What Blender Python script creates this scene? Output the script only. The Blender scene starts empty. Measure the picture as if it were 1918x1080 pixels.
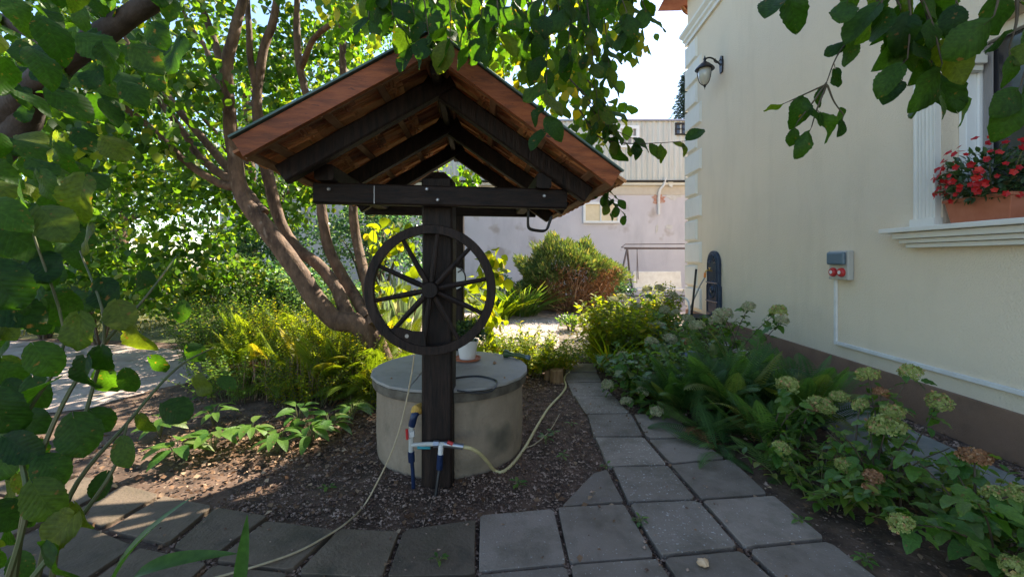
import bpy, math, random
import numpy as np
from mathutils import Vector, Matrix, noise
random.seed(7); RN = np.random.default_rng(11)
S = bpy.context.scene; COL = S.collection
R = math.radians; PI = math.pi
H = 1.6; F = 800.0; CX = 959.0; HY = 485.0           # eye height, focal length, principal column, horizon row (photo pixels)

# ------------------------------------------------------------------ camera, world, sun, exposure
cd = bpy.data.cameras.new('camera'); cam = bpy.data.objects.new('camera', cd); COL.objects.link(cam)
cam.location = (0, 0, H); cam.rotation_euler = (R(90), 0, 0)
cd.sensor_width = 36; cd.lens = 36*F/1918; cd.shift_y = -55/1918; cd.clip_end = 600; cd.clip_start = 0.05
S.camera = cam
AZ, EL = R(39), R(43)
w = bpy.data.worlds.new('World'); S.world = w; w.use_nodes = True
nt = w.node_tree; bg = nt.nodes['Background']
sk = nt.nodes.new('ShaderNodeTexSky'); sk.sky_type = 'NISHITA'; sk.sun_disc = False
sk.sun_elevation = EL; sk.sun_rotation = AZ; sk.air_density = 1.0; sk.dust_density = 0.35; sk.ozone_density = 1.0
nt.links.new(sk.outputs[0], bg.inputs[0]); bg.inputs[1].default_value = 0.108
sl = bpy.data.lights.new('sun', 'SUN'); sun = bpy.data.objects.new('sun', sl); COL.objects.link(sun)
sl.energy = 5.0; sl.angle = R(0.53); sl.color = (1, .90, .74)
sv = Vector((math.sin(AZ)*math.cos(EL), math.cos(AZ)*math.cos(EL), math.sin(EL)))
sun.rotation_euler = sv.to_track_quat('Z', 'Y').to_euler(); sun.location = (6, 8, 12)
vs = S.view_settings; vs.view_transform = 'Standard'; vs.look = 'None'; vs.gamma = 1; vs.exposure = 1.95
vs.use_curve_mapping = False
S.render.engine = 'CYCLES'
S.cycles.max_bounces = 8; S.cycles.transmission_bounces = 6; S.cycles.diffuse_bounces = 5

# ------------------------------------------------------------------ helpers
def P(px, py, Y): return Vector(((px-CX)/F*Y, Y, H-(py-HY)/F*Y))
def G(px, py, z=0.0):
    Y = F*(H-z)/(py-HY); return Vector(((px-CX)/F*Y, Y, z))
W = {}
def link(o, parent=None, M=None):
    COL.objects.link(o)
    M = M or Matrix()
    if parent is not None:
        o.parent = parent; o.matrix_parent_inverse = W[parent].inverted()
    o.matrix_basis = M; W[o] = M.copy()
    return o
def thing(name, loc, label, cat, group=None):
    o = bpy.data.objects.new(name, None); o.empty_display_size = .1
    link(o, None, Matrix.Translation(Vector(loc)))
    return tag(o, label, cat, group)
def tag(o, label=None, cat=None, group=None, kind=None):
    if label: o['label'] = label
    if cat: o['category'] = cat
    if group: o['group'] = group
    if kind: o['kind'] = kind
    return o
def put(name, mesh, parent, M): return link(bpy.data.objects.new(name, mesh), parent, M)

class MB:
    def __init__(s): s.v = []; s.f = []
    def add(s, vs_, fs):
        k = len(s.v); s.v += [tuple(q) for q in vs_]; s.f += [tuple(i+k for i in f) for f in fs]; return s
    def box(s, c, size, M=None):
        x, y, z = [q/2 for q in size]; c = Vector(c)
        vs_ = [Vector((a*x, b*y, d*z)) for d in (-1, 1) for b in (-1, 1) for a in (-1, 1)]
        if M is not None: vs_ = [M @ q for q in vs_]
        return s.add([c+q for q in vs_], [(0,2,3,1),(4,5,7,6),(0,1,5,4),(2,6,7,3),(0,4,6,2),(1,3,7,5)])
    def beam(s, a, b, wd, ht, up=(0,0,1), ch=.12):
        a = Vector(a); b = Vector(b); d = (b-a).normalized(); up = Vector(up)
        x = d.cross(up).normalized(); u = x.cross(d).normalized()
        c = min(wd, ht)*ch; hw, hh = wd/2, ht/2
        sec = [(-hw+c,-hh),(hw-c,-hh),(hw,-hh+c),(hw,hh-c),(hw-c,hh),(-hw+c,hh),(-hw,hh-c),(-hw,-hh+c)]
        vs_ = [a+x*i+u*j for i, j in sec]+[b+x*i+u*j for i, j in sec]
        fs = [(i, (i+1) % 8, 8+(i+1) % 8, 8+i) for i in range(8)]
        return s.add(vs_, fs+[tuple(range(7,-1,-1)), tuple(range(8,16))])
    def tube(s, pts, rad, n=8, cap=True):
        pts = [Vector(q) for q in pts]; m = len(pts)
        if not hasattr(rad, '__len__'): rad = [rad]*m
        vs_ = []; prev = None
        for i, q in enumerate(pts):
            t = (pts[min(i+1, m-1)]-pts[max(i-1, 0)])
            t = t.normalized() if t.length > 1e-9 else Vector((0,0,1))
            if prev is None:
                a = Vector((0,0,1)) if abs(t.z) < .9 else Vector((1,0,0)); x = t.cross(a).normalized()
            else:
                x = (prev-t*prev.dot(t)); x = x.normalized() if x.length > 1e-6 else t.orthogonal().normalized()
            prev = x; y = t.cross(x)
            vs_ += [q+(x*math.cos(2*PI*k/n)+y*math.sin(2*PI*k/n))*rad[i] for k in range(n)]
        fs = [(i*n+k, i*n+(k+1) % n, (i+1)*n+(k+1) % n, (i+1)*n+k) for i in range(m-1) for k in range(n)]
        if cap: fs += [tuple(range(n-1,-1,-1)), tuple(range((m-1)*n, m*n))]
        return s.add(vs_, fs)
    def lathe(s, prof, c=(0,0,0), n=24, M=None, close=True):
        c = Vector(c); vs_ = []
        for r, z in prof:
            for k in range(n):
                q = Vector((r*math.cos(2*PI*k/n), r*math.sin(2*PI*k/n), z)); vs_.append(c+(M @ q if M is not None else q))
        m = len(prof)
        fs = [(i*n+k, i*n+(k+1) % n, (i+1)*n+(k+1) % n, (i+1)*n+k) for i in range(m-1) for k in range(n)]
        if close: fs += [tuple(range(n-1,-1,-1)), tuple(range((m-1)*n, m*n))]
        return s.add(vs_, fs)
    def prism(s, poly, thick):                      # poly: 3-D points, thick: vector
        t = Vector(thick); n = len(poly); poly = [Vector(q) for q in poly]
        return s.add(poly+[q+t for q in poly], [tuple(range(n-1,-1,-1)), tuple(range(n, 2*n))]+[(i, (i+1) % n, n+(i+1) % n, n+i) for i in range(n)])
    def mesh(s, name, mat, smooth=False):
        me = bpy.data.meshes.new(name); me.from_pydata(s.v, [], s.f)
        me.materials.append(mat)
        import bmesh
        bm = bmesh.new(); bm.from_mesh(me); bmesh.ops.recalc_face_normals(bm, faces=bm.faces); bm.to_mesh(me); bm.free()
        if smooth:
            me.polygons.foreach_set('use_smooth', [True]*len(me.polygons))
            me.set_sharp_from_angle(angle=R(40))
        return me
    def build(s, name, mat, parent=None, smooth=False, bevel=0):
        o = bpy.data.objects.new(name, s.mesh(name, mat, smooth)); link(o, parent)
        if bevel:
            m = o.modifiers.new('bevel', 'BEVEL'); m.width = bevel; m.segments = 2; m.limit_method = 'ANGLE'
        return o
def spline(pts, k=6):
    pts = [Vector(p) for p in pts]
    if len(pts) < 3: return [pts[0].lerp(pts[-1], i/k) for i in range(k+1)]
    q = [pts[0]*2-pts[1]]+pts+[pts[-1]*2-pts[-2]]; out = []
    for i in range(1, len(q)-2):
        for j in range(k):
            t = j/k; a, b, c, d = q[i-1], q[i], q[i+1], q[i+2]
            out.append(.5*((2*b)+(c-a)*t+(2*a-5*b+4*c-d)*t*t+(3*b-a-3*c+d)*t**3))
    out.append(pts[-1]); return out
def lerpl(l, n):
    l = list(l); return [float(np.interp(i/(n-1), np.linspace(0, 1, len(l)), l)) for i in range(n)]

# ------------------------------------------------------------------ materials
def mat(name, col, rough=.8, metal=0, var=None, scale=8, bump=0, bscale=40, spec=.4, stretch=None, detail=6, mid=(.35,.65), coords='Object', extra=None, objvar=0, blotch=None):
    m = bpy.data.materials.new(name); m.use_nodes = True; t = m.node_tree; b = t.nodes['Principled BSDF']
    b.inputs['Base Color'].default_value = (*col, 1); b.inputs['Roughness'].default_value = rough
    b.inputs['Metallic'].default_value = metal; b.inputs['Specular IOR Level'].default_value = spec
    tc = t.nodes.new('ShaderNodeTexCoord'); mp = t.nodes.new('ShaderNodeMapping'); t.links.new(tc.outputs[coords], mp.inputs[0])
    if stretch: mp.inputs['Scale'].default_value = stretch
    if var:
        n = t.nodes.new('ShaderNodeTexNoise'); n.inputs['Scale'].default_value = scale; n.inputs['Detail'].default_value = detail
        n.inputs['Roughness'].default_value = .62
        t.links.new(mp.outputs[0], n.inputs[0])
        r = t.nodes.new('ShaderNodeValToRGB'); r.color_ramp.elements[0].position = mid[0]; r.color_ramp.elements[1].position = mid[1]
        r.color_ramp.elements[0].color = (*col, 1); r.color_ramp.elements[1].color = (*var, 1)
        t.links.new(n.outputs[0], r.inputs[0]); t.links.new(r.outputs[0], b.inputs['Base Color'])
        last = r.outputs[0]
        if extra:                                       # (colour, scale, low, high): a second layer of specks or stains
            n2 = t.nodes.new('ShaderNodeTexNoise'); n2.inputs['Scale'].default_value = extra[1]; n2.inputs['Detail'].default_value = 3
            t.links.new(mp.outputs[0], n2.inputs[0])
            mr = t.nodes.new('ShaderNodeMapRange'); mr.inputs['From Min'].default_value = extra[2]; mr.inputs['From Max'].default_value = extra[3]
            t.links.new(n2.outputs[0], mr.inputs[0])
            mx = t.nodes.new('ShaderNodeMix'); mx.data_type = 'RGBA'; t.links.new(mr.outputs[0], mx.inputs['Factor'])
            t.links.new(last, mx.inputs['A']); mx.inputs['B'].default_value = (*extra[0], 1); t.links.new(mx.outputs['Result'], b.inputs['Base Color'])
    if objvar or blotch:
        ln = b.inputs['Base Color'].links; 
        if ln:
            srcs = ln[0].from_socket
            if objvar:
                oi = t.nodes.new('ShaderNodeObjectInfo'); mr2 = t.nodes.new('ShaderNodeMapRange'); mr2.inputs['To Min'].default_value = 1-objvar; mr2.inputs['To Max'].default_value = 1+objvar
                t.links.new(oi.outputs['Random'], mr2.inputs[0]); m2 = t.nodes.new('ShaderNodeMix'); m2.data_type = 'RGBA'; m2.blend_type = 'MULTIPLY'; m2.inputs['Factor'].default_value = 1
                t.links.new(srcs, m2.inputs['A']); t.links.new(mr2.outputs[0], m2.inputs['B']); srcs = m2.outputs['Result']
            if blotch:                                  # (colour, scale xyz, low, high, amount): weather stains
                mp3 = t.nodes.new('ShaderNodeMapping'); mp3.inputs['Scale'].default_value = blotch[1]; t.links.new(tc.outputs[coords], mp3.inputs[0])
                n3 = t.nodes.new('ShaderNodeTexNoise'); n3.inputs['Scale'].default_value = 1; n3.inputs['Detail'].default_value = 8; n3.inputs['Roughness'].default_value = .68; t.links.new(mp3.outputs[0], n3.inputs[0])
                mr3 = t.nodes.new('ShaderNodeMapRange'); mr3.inputs['From Min'].default_value = blotch[2]; mr3.inputs['From Max'].default_value = blotch[3]; mr3.inputs['To Max'].default_value = blotch[4]; t.links.new(n3.outputs[0], mr3.inputs[0])
                m3 = t.nodes.new('ShaderNodeMix'); m3.data_type = 'RGBA'; t.links.new(mr3.outputs[0], m3.inputs['Factor']); t.links.new(srcs, m3.inputs['A']); m3.inputs['B'].default_value = (*blotch[0], 1); srcs = m3.outputs['Result']
            t.links.new(srcs, b.inputs['Base Color'])
    if bump:
        n = t.nodes.new('ShaderNodeTexNoise'); n.inputs['Scale'].default_value = bscale; n.inputs['Detail'].default_value = 5
        t.links.new(mp.outputs[0], n.inputs[0])
        bp = t.nodes.new('ShaderNodeBump'); bp.inputs['Strength'].default_value = min(1, bump); bp.inputs['Distance'].default_value = .01
        t.links.new(n.outputs[0], bp.inputs['Height']); t.links.new(bp.outputs[0], b.inputs['Normal'])
    return m
def leafmat(name, c0, c1, c2=None, trans=.45, tcol=None, rough=.45, island=True, spec=.35, veins=False):
    m = bpy.data.materials.new(name); m.use_nodes = True; t = m.node_tree; b = t.nodes['Principled BSDF']; out = t.nodes['Material Output']
    if island: g = t.nodes.new('ShaderNodeNewGeometry'); src = g.outputs['Random Per Island']
    else: g = t.nodes.new('ShaderNodeObjectInfo'); src = g.outputs['Random']
    r = t.nodes.new('ShaderNodeValToRGB'); e = r.color_ramp.elements
    e[0].color = (*c0, 1); e[1].color = (*c1, 1); e[0].position = .1; e[1].position = .8
    if c2: q = e.new(.96); q.color = (*c2, 1)
    t.links.new(src, r.inputs[0]); colour = r.outputs[0]
    tc = t.nodes.new('ShaderNodeTexCoord')
    n = t.nodes.new('ShaderNodeTexNoise'); n.inputs['Scale'].default_value = 9 if not island else 3; n.inputs['Detail'].default_value = 4
    t.links.new(tc.outputs['Object'], n.inputs[0])
    mr = t.nodes.new('ShaderNodeMapRange'); mr.inputs['From Min'].default_value = .3; mr.inputs['From Max'].default_value = .7
    mr.inputs['To Min'].default_value = .72; mr.inputs['To Max'].default_value = 1.25; t.links.new(n.outputs[0], mr.inputs[0])
    mx = t.nodes.new('ShaderNodeMix'); mx.data_type = 'RGBA'; mx.blend_type = 'MULTIPLY'; mx.inputs['Factor'].default_value = 1
    t.links.new(colour, mx.inputs['A']); t.links.new(mr.outputs[0], mx.inputs['B']); colour = mx.outputs['Result']
    if veins:
        n4 = t.nodes.new('ShaderNodeTexNoise'); n4.inputs['Scale'].default_value = 5.5; n4.inputs['Detail'].default_value = 5; n4.noise_dimensions = '4D'
        oi = t.nodes.new('ShaderNodeObjectInfo'); mw = t.nodes.new('ShaderNodeMath'); mw.operation = 'MULTIPLY'; mw.inputs[1].default_value = 40; t.links.new(oi.outputs['Random'], mw.inputs[0]); t.links.new(mw.outputs[0], n4.inputs['W'])
        t.links.new(tc.outputs['Object'], n4.inputs[0]); mb = t.nodes.new('ShaderNodeMapRange'); mb.inputs['From Min'].default_value = .64; mb.inputs['From Max'].default_value = .70; t.links.new(n4.outputs[0], mb.inputs[0])
        mx4 = t.nodes.new('ShaderNodeMix'); mx4.data_type = 'RGBA'; t.links.new(mb.outputs[0], mx4.inputs['Factor']); t.links.new(colour, mx4.inputs['A']); mx4.inputs['B'].default_value = (.13,.07,.025,1); colour = mx4.outputs['Result']
        sp = t.nodes.new('ShaderNodeSeparateXYZ'); t.links.new(tc.outputs['Object'], sp.inputs[0])
        ab = t.nodes.new('ShaderNodeMath'); ab.operation = 'ABSOLUTE'; t.links.new(sp.outputs[0], ab.inputs[0])
        ml = t.nodes.new('ShaderNodeMath'); ml.operation = 'MULTIPLY_ADD'; ml.inputs[1].default_value = -.75; t.links.new(ab.outputs[0], ml.inputs[0]); t.links.new(sp.outputs[1], ml.inputs[2])
        sc = t.nodes.new('ShaderNodeMath'); sc.operation = 'MULTIPLY'; sc.inputs[1].default_value = 8.5; t.links.new(ml.outputs[0], sc.inputs[0])
        pp = t.nodes.new('ShaderNodeMath'); pp.operation = 'PINGPONG'; pp.inputs[1].default_value = .5; t.links.new(sc.outputs[0], pp.inputs[0])
        m2 = t.nodes.new('ShaderNodeMath'); m2.operation = 'MULTIPLY'; m2.inputs[1].default_value = 9; t.links.new(ab.outputs[0], m2.inputs[0])
        mn = t.nodes.new('ShaderNodeMath'); mn.operation = 'MINIMUM'; t.links.new(pp.outputs[0], mn.inputs[0]); t.links.new(m2.outputs[0], mn.inputs[1])
        v = t.nodes.new('ShaderNodeMapRange'); v.inputs['From Min'].default_value = .03; v.inputs['From Max'].default_value = .11
        v.inputs['To Min'].default_value = 1.22; v.inputs['To Max'].default_value = 1; t.links.new(mn.outputs[0], v.inputs[0])
        m3 = t.nodes.new('ShaderNodeMix'); m3.data_type = 'RGBA'; m3.blend_type = 'MULTIPLY'; m3.inputs['Factor'].default_value = 1
        t.links.new(colour, m3.inputs['A']); t.links.new(v.outputs[0], m3.inputs['B']); colour = m3.outputs['Result']
        bp = t.nodes.new('ShaderNodeBump'); bp.inputs['Strength'].default_value = .15; bp.inputs['Distance'].default_value = .01
        t.links.new(mn.outputs[0], bp.inputs['Height']); t.links.new(bp.outputs[0], b.inputs['Normal'])
    t.links.new(colour, b.inputs['Base Color']); b.inputs['Roughness'].default_value = rough; b.inputs['Specular IOR Level'].default_value = spec
    tr = t.nodes.new('ShaderNodeBsdfTranslucent')
    tm = t.nodes.new('ShaderNodeMix'); tm.data_type = 'RGBA'; tm.blend_type = 'MULTIPLY'; tm.inputs['Factor'].default_value = 1
    t.links.new(colour, tm.inputs['A']); tm.inputs['B'].default_value = (*(tcol or (3.4, 2.9, .9)), 1); t.links.new(tm.outputs['Result'], tr.inputs[0])
    ms = t.nodes.new('ShaderNodeMixShader'); ms.inputs[0].default_value = trans
    t.links.new(b.outputs[0], ms.inputs[1]); t.links.new(tr.outputs[0], ms.inputs[2]); t.links.new(ms.outputs[0], out.inputs[0])
    return m
M = {}
M['soil'] = mat('soil', (.032,.019,.012), .95, var=(.135,.082,.055), scale=5, bump=1, bscale=22, extra=((.19,.15,.12), 60, .60, .74))
M['pale_ground'] = mat('pale_ground', (.30,.22,.19), .95, var=(.42,.35,.30), scale=1.6, bump=.8, bscale=30, extra=((.12,.10,.05), 3, .56, .72))
M['lawn_base'] = mat('lawn_base', (.05,.07,.02), .95, var=(.14,.13,.05), scale=2, bump=.8, bscale=30)
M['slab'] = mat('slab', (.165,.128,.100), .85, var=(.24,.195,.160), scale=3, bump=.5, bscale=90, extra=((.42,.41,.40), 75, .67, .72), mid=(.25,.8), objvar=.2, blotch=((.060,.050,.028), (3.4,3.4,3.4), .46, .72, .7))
M['slab_speckled'] = mat('slab_speckled', (.17,.134,.105), .8, var=(.25,.205,.17), scale=3, bump=.8, bscale=70, extra=((.5,.49,.47), 60, .62, .72), mid=(.25,.8), objvar=.2, blotch=((.060,.050,.028), (3.4,3.4,3.4), .46, .72, .7))
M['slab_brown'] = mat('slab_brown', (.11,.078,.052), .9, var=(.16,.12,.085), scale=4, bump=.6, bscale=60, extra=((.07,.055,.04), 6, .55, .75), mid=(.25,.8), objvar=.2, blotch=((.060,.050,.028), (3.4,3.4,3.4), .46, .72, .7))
M['stones'] = mat('stones', (.09,.050,.034), .9, var=(.36,.25,.19), scale=16, bump=.3, detail=2, mid=(.42,.66))
M['concrete'] = mat('concrete', (.23,.175,.12), .9, var=(.32,.25,.175), scale=4, bump=.7, bscale=50, extra=((.10,.085,.06), 3, .55, .75), mid=(.3,.75), blotch=((.12,.095,.065), (5,5,2.2), .5, .78, .55))
M['collar'] = mat('collar', (.07,.055,.04), .85, var=(.14,.12,.09), scale=9, bump=.5)
M['lid'] = mat('lid', (.24,.22,.195), .62, var=(.33,.31,.28), scale=3, bump=.15, bscale=60, mid=(.2,.8), extra=((.10,.09,.07), 5, .66, .80), blotch=((.12,.12,.11), (4,4,4), .5, .75, .6))
M['apron'] = mat('apron', (.13,.14,.125), .9, var=(.20,.20,.18), scale=3, bump=.5)
M['dark_wood'] = mat('dark_wood', (.006,.004,.0035), .62, var=(.024,.013,.009), scale=6, bump=.6, bscale=12, stretch=(8,8,1), spec=.25, objvar=.25, blotch=((.045,.028,.02), (14,14,1.2), .56, .72, .8))
M['dark_wood_x'] = mat('dark_wood_x', (.006,.004,.0035), .62, var=(.024,.013,.009), scale=6, bump=.6, bscale=12, stretch=(1,8,8), spec=.25, blotch=((.045,.028,.02), (1.2,14,14), .56, .72, .8))
M['barge'] = mat('barge', (.21,.052,.014), .6, var=(.34,.095,.028), scale=5, bump=.4, bscale=10, stretch=(1.4,6,9), extra=((.05,.015,.01), 9, .68, .72), objvar=.1, blotch=((.07,.022,.01), (2,14,20), .5, .7, .8))
M['batten'] = mat('batten', (.20,.09,.04), .7, var=(.30,.16,.08), scale=8, bump=.3)
M['tile'] = mat('tile', (.60,.25,.09), .8, var=(.72,.36,.16), scale=5, bump=.5, bscale=40, extra=((.10,.05,.035), 7, .60, .78), objvar=.2)
M['tile_old'] = mat('tile_old', (.34,.12,.05), .85, var=(.48,.21,.10), scale=5, bump=.5, bscale=40, extra=((.07,.06,.04), 6, .5, .7), objvar=.2)
M['flashing'] = mat('flashing', (.08,.13,.11), .55, .4, var=(.13,.18,.155), scale=6)
M['iron'] = mat('iron', (.012,.012,.013), .45, .3, var=(.03,.025,.02), scale=20, bump=.3)
M['bluegrey_iron'] = mat('bluegrey_iron', (.018,.03,.06), .4, .2, var=(.035,.055,.09), scale=15, bump=.3)
M['swing_steel'] = mat('swing_steel', (.10,.085,.09), .5, .2, var=(.16,.12,.11), scale=8)
M['steel'] = mat('steel', (.35,.35,.36), .35, .8)
M['plaster'] = mat('plaster', (.66,.56,.42), .9, var=(.70,.60,.455), scale=1.2, bump=.8, bscale=70, mid=(.2,.8), blotch=((.44,.37,.27), (1.6,1.6,.35), .50, .80, .35))
M['white_plaster'] = mat('white_plaster', (.64,.62,.55), .8, var=(.70,.68,.62), scale=3, bump=.2, bscale=90, mid=(.2,.8), blotch=((.55,.53,.47), (3,3,1), .52, .8, .6))
M['plinth'] = mat('plinth', (.20,.115,.072), .9, var=(.27,.165,.11), scale=3, bump=.9, bscale=140, mid=(.2,.8), blotch=((.09,.065,.05), (2,2,3), .5, .8, .7))
M['roof_tile'] = mat('roof_tile', (.28,.10,.06), .8, var=(.36,.15,.09), scale=4)
M['copper'] = mat('copper', (.45,.20,.11), .35, .8, var=(.30,.12,.07), scale=10)
M['white_paint'] = mat('white_paint', (.78,.78,.76), .5, var=(.70,.70,.67), scale=6, mid=(.2,.9))
M['glass'] = mat('glass', (.03,.03,.035), .08, spec=.8)
M['glass_cream'] = mat('glass_cream', (.60,.50,.33), .2, var=(.70,.60,.42), scale=2)
M['curtain'] = mat('curtain', (.22,.21,.21), .7, var=(.28,.26,.25), scale=3, stretch=(1,6,.3))
M['lavender'] = mat('lavender', (.54,.50,.52), .9, var=(.63,.59,.60), scale=.9, bump=.5, bscale=25, extra=((.42,.36,.33), 1.3, .60, .72), mid=(.25,.8), blotch=((.34,.32,.34), (.9,.9,.25), .5, .8, .6))
M['beige_band'] = mat('beige_band', (.50,.43,.34), .9, var=(.58,.52,.43), scale=2, bump=.4)
M['corrugated'] = mat('corrugated', (.50,.49,.43), .5, .1, var=(.58,.57,.51), scale=1.5, stretch=(4,1,.4), blotch=((.36,.34,.29), (2,2,.4), .5, .8, .5))
M['brick_patch'] = mat('brick_patch', (.42,.16,.10), .95, var=(.55,.42,.34), scale=6, bump=1, bscale=20)
M['grey_patch'] = mat('grey_patch', (.52,.48,.42), .95, var=(.62,.60,.58), scale=3, bump=.6, bscale=20)
M['terracotta'] = mat('terracotta', (.36,.115,.055), .7, var=(.42,.15,.08), scale=6, bump=.2)
M['white_plastic'] = mat('white_plastic', (.70,.69,.66), .45, var=(.60,.58,.55), scale=6)
M['grey_plastic'] = mat('grey_plastic', (.42,.41,.37), .5)
M['bluegrey_plastic'] = mat('bluegrey_plastic', (.10,.15,.19), .35)
M['red_plastic'] = mat('red_plastic', (.45,.03,.03), .35)
M['blue_plastic'] = mat('blue_plastic', (.006,.015,.05), .4, var=(.010,.026,.075), scale=20)
M['teal_plastic'] = mat('teal_plastic', (.02,.22,.25), .35)
M['green_plastic'] = mat('green_plastic', (.035,.07,.03), .4, var=(.06,.10,.04), scale=20)
M['black_rubber'] = mat('black_rubber', (.012,.012,.014), .4)
M['yellow_hose'] = mat('yellow_hose', (.55,.47,.24), .45, var=(.44,.37,.19), scale=12)
M['cord'] = mat('cord', (.34,.26,.15), .7, var=(.42,.34,.22), scale=30)
M['brass'] = mat('brass', (.50,.33,.10), .3, .8)
M['foam'] = mat('foam', (.60,.36,.07), .8, var=(.40,.22,.05), scale=25, bump=.8)
M['orange_plastic'] = mat('orange_plastic', (.75,.22,.02), .4)
M['bark'] = mat('bark', (.050,.026,.014), .8, var=(.17,.098,.056), scale=7, bump=.9, bscale=26, stretch=(1.6,1.6,.7), extra=((.24,.17,.12), 12, .62, .75))
M['dark_bark'] = mat('dark_bark', (.03,.022,.016), .85, var=(.07,.05,.038), scale=9, bump=.8, bscale=30)
M['twig'] = mat('twig', (.05,.035,.02), .7, var=(.09,.065,.035), scale=20)
M['green_stem'] = mat('green_stem', (.07,.10,.03), .6, var=(.12,.10,.04), scale=12)
M['log'] = mat('log', (.16,.085,.035), .85, var=(.28,.17,.08), scale=8, bump=.8, stretch=(4,4,1))
M['dead'] = mat('dead', (.18,.10,.06), .9, var=(.36,.23,.15), scale=9)
M['nut'] = mat('nut', (.45,.28,.15), .6, var=(.60,.42,.26), scale=20)
M['lamp_glass'] = mat('lamp_glass', (.40,.39,.34), .15, spec=.7)
M['face'] = mat('face', (.62,.64,.64), .4)
# leaves
M['hazel_obj'] = leafmat('hazel_obj', (.012,.036,.006), (.028,.068,.010), (.07,.095,.014), .45, (4.4,4.2,.7), island=False, veins=True, spec=.22, rough=.55)
M['hazel'] = leafmat('hazel', (.025,.070,.012), (.06,.12,.02), (.20,.19,.03), .56, (4.8,4.2,.6))
M['linden'] = leafmat('linden', (.02,.055,.010), (.06,.12,.018), (.14,.16,.035), .48, (4.0,3.7,.7))
M['shrub'] = leafmat('shrub', (.03,.070,.018), (.07,.13,.03), (.18,.18,.05), .45, (3.8,3.5,.8))
M['shrub_blue'] = leafmat('shrub_blue', (.03,.075,.05), (.09,.16,.09), (.22,.26,.14), .4, (2.8,3.0,1.3), rough=.3)
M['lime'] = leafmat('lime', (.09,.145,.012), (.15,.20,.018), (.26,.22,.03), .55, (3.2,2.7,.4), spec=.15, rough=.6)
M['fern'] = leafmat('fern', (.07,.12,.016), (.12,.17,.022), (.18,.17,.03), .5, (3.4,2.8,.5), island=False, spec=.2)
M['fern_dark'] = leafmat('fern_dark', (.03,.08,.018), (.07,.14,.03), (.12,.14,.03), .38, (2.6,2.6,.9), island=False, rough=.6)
M['hyd_obj'] = leafmat('hyd_obj', (.04,.105,.016), (.09,.165,.024), (.11,.15,.04), .33, (2.8,2.8,.8), island=False, veins=True)
M['hyd'] = leafmat('hyd', (.05,.115,.016), (.11,.18,.026), (.18,.20,.04), .35, (3,2.8,.8))
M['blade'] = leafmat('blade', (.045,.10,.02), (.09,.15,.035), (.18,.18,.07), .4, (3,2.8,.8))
M['blade_obj'] = leafmat('blade_obj', (.045,.11,.025), (.07,.14,.03), None, .35, (3,2.8,.8), island=False)
M['iris'] = leafmat('iris', (.12,.18,.10), (.22,.28,.17), (.35,.33,.2), .3, (1.8,1.8,1.1))
M['juniper'] = leafmat('juniper', (.05,.095,.03), (.13,.17,.05), (.26,.22,.08), .25, (2.6,2.4,.8), rough=.7)
M['dead_leaf'] = leafmat('dead_leaf', (.16,.075,.03), (.28,.14,.06), (.36,.22,.12), .25, (1.6,1.3,.9), rough=.8)
M['litter'] = leafmat('litter', (.09,.045,.022), (.20,.115,.065), (.36,.25,.16), .1, (1.4,1.2,1), rough=.9)
M['floret'] = leafmat('floret', (.21,.26,.06), (.36,.38,.13), (.48,.22,.12), .3, (1.5,1.5,1), rough=.7)
M['floret_pale'] = leafmat('floret_pale', (.26,.29,.14), (.40,.38,.25), (.40,.27,.22), .3, (1.4,1.4,1), rough=.7)
M['floret_brown'] = leafmat('floret_brown', (.20,.085,.035), (.34,.17,.08), (.42,.26,.15), .2, (1.4,1.2,1), rough=.8)
M['begonia'] = leafmat('begonia', (.40,.006,.010), (.55,.015,.015), (.62,.05,.03), .35, (1.2,1.0,1), island=False)
M['begonia_leaf'] = leafmat('begonia_leaf', (.02,.05,.02), (.045,.09,.03), (.07,.11,.05), .25)
M['spruce'] = leafmat('spruce', (.03,.06,.05), (.06,.10,.08), None, .15, (2,2,1.2), rough=.7)
M['grass'] = leafmat('grass', (.09,.12,.03), (.18,.18,.06), (.30,.25,.10), .35, (2.4,2.0,.8))

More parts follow.
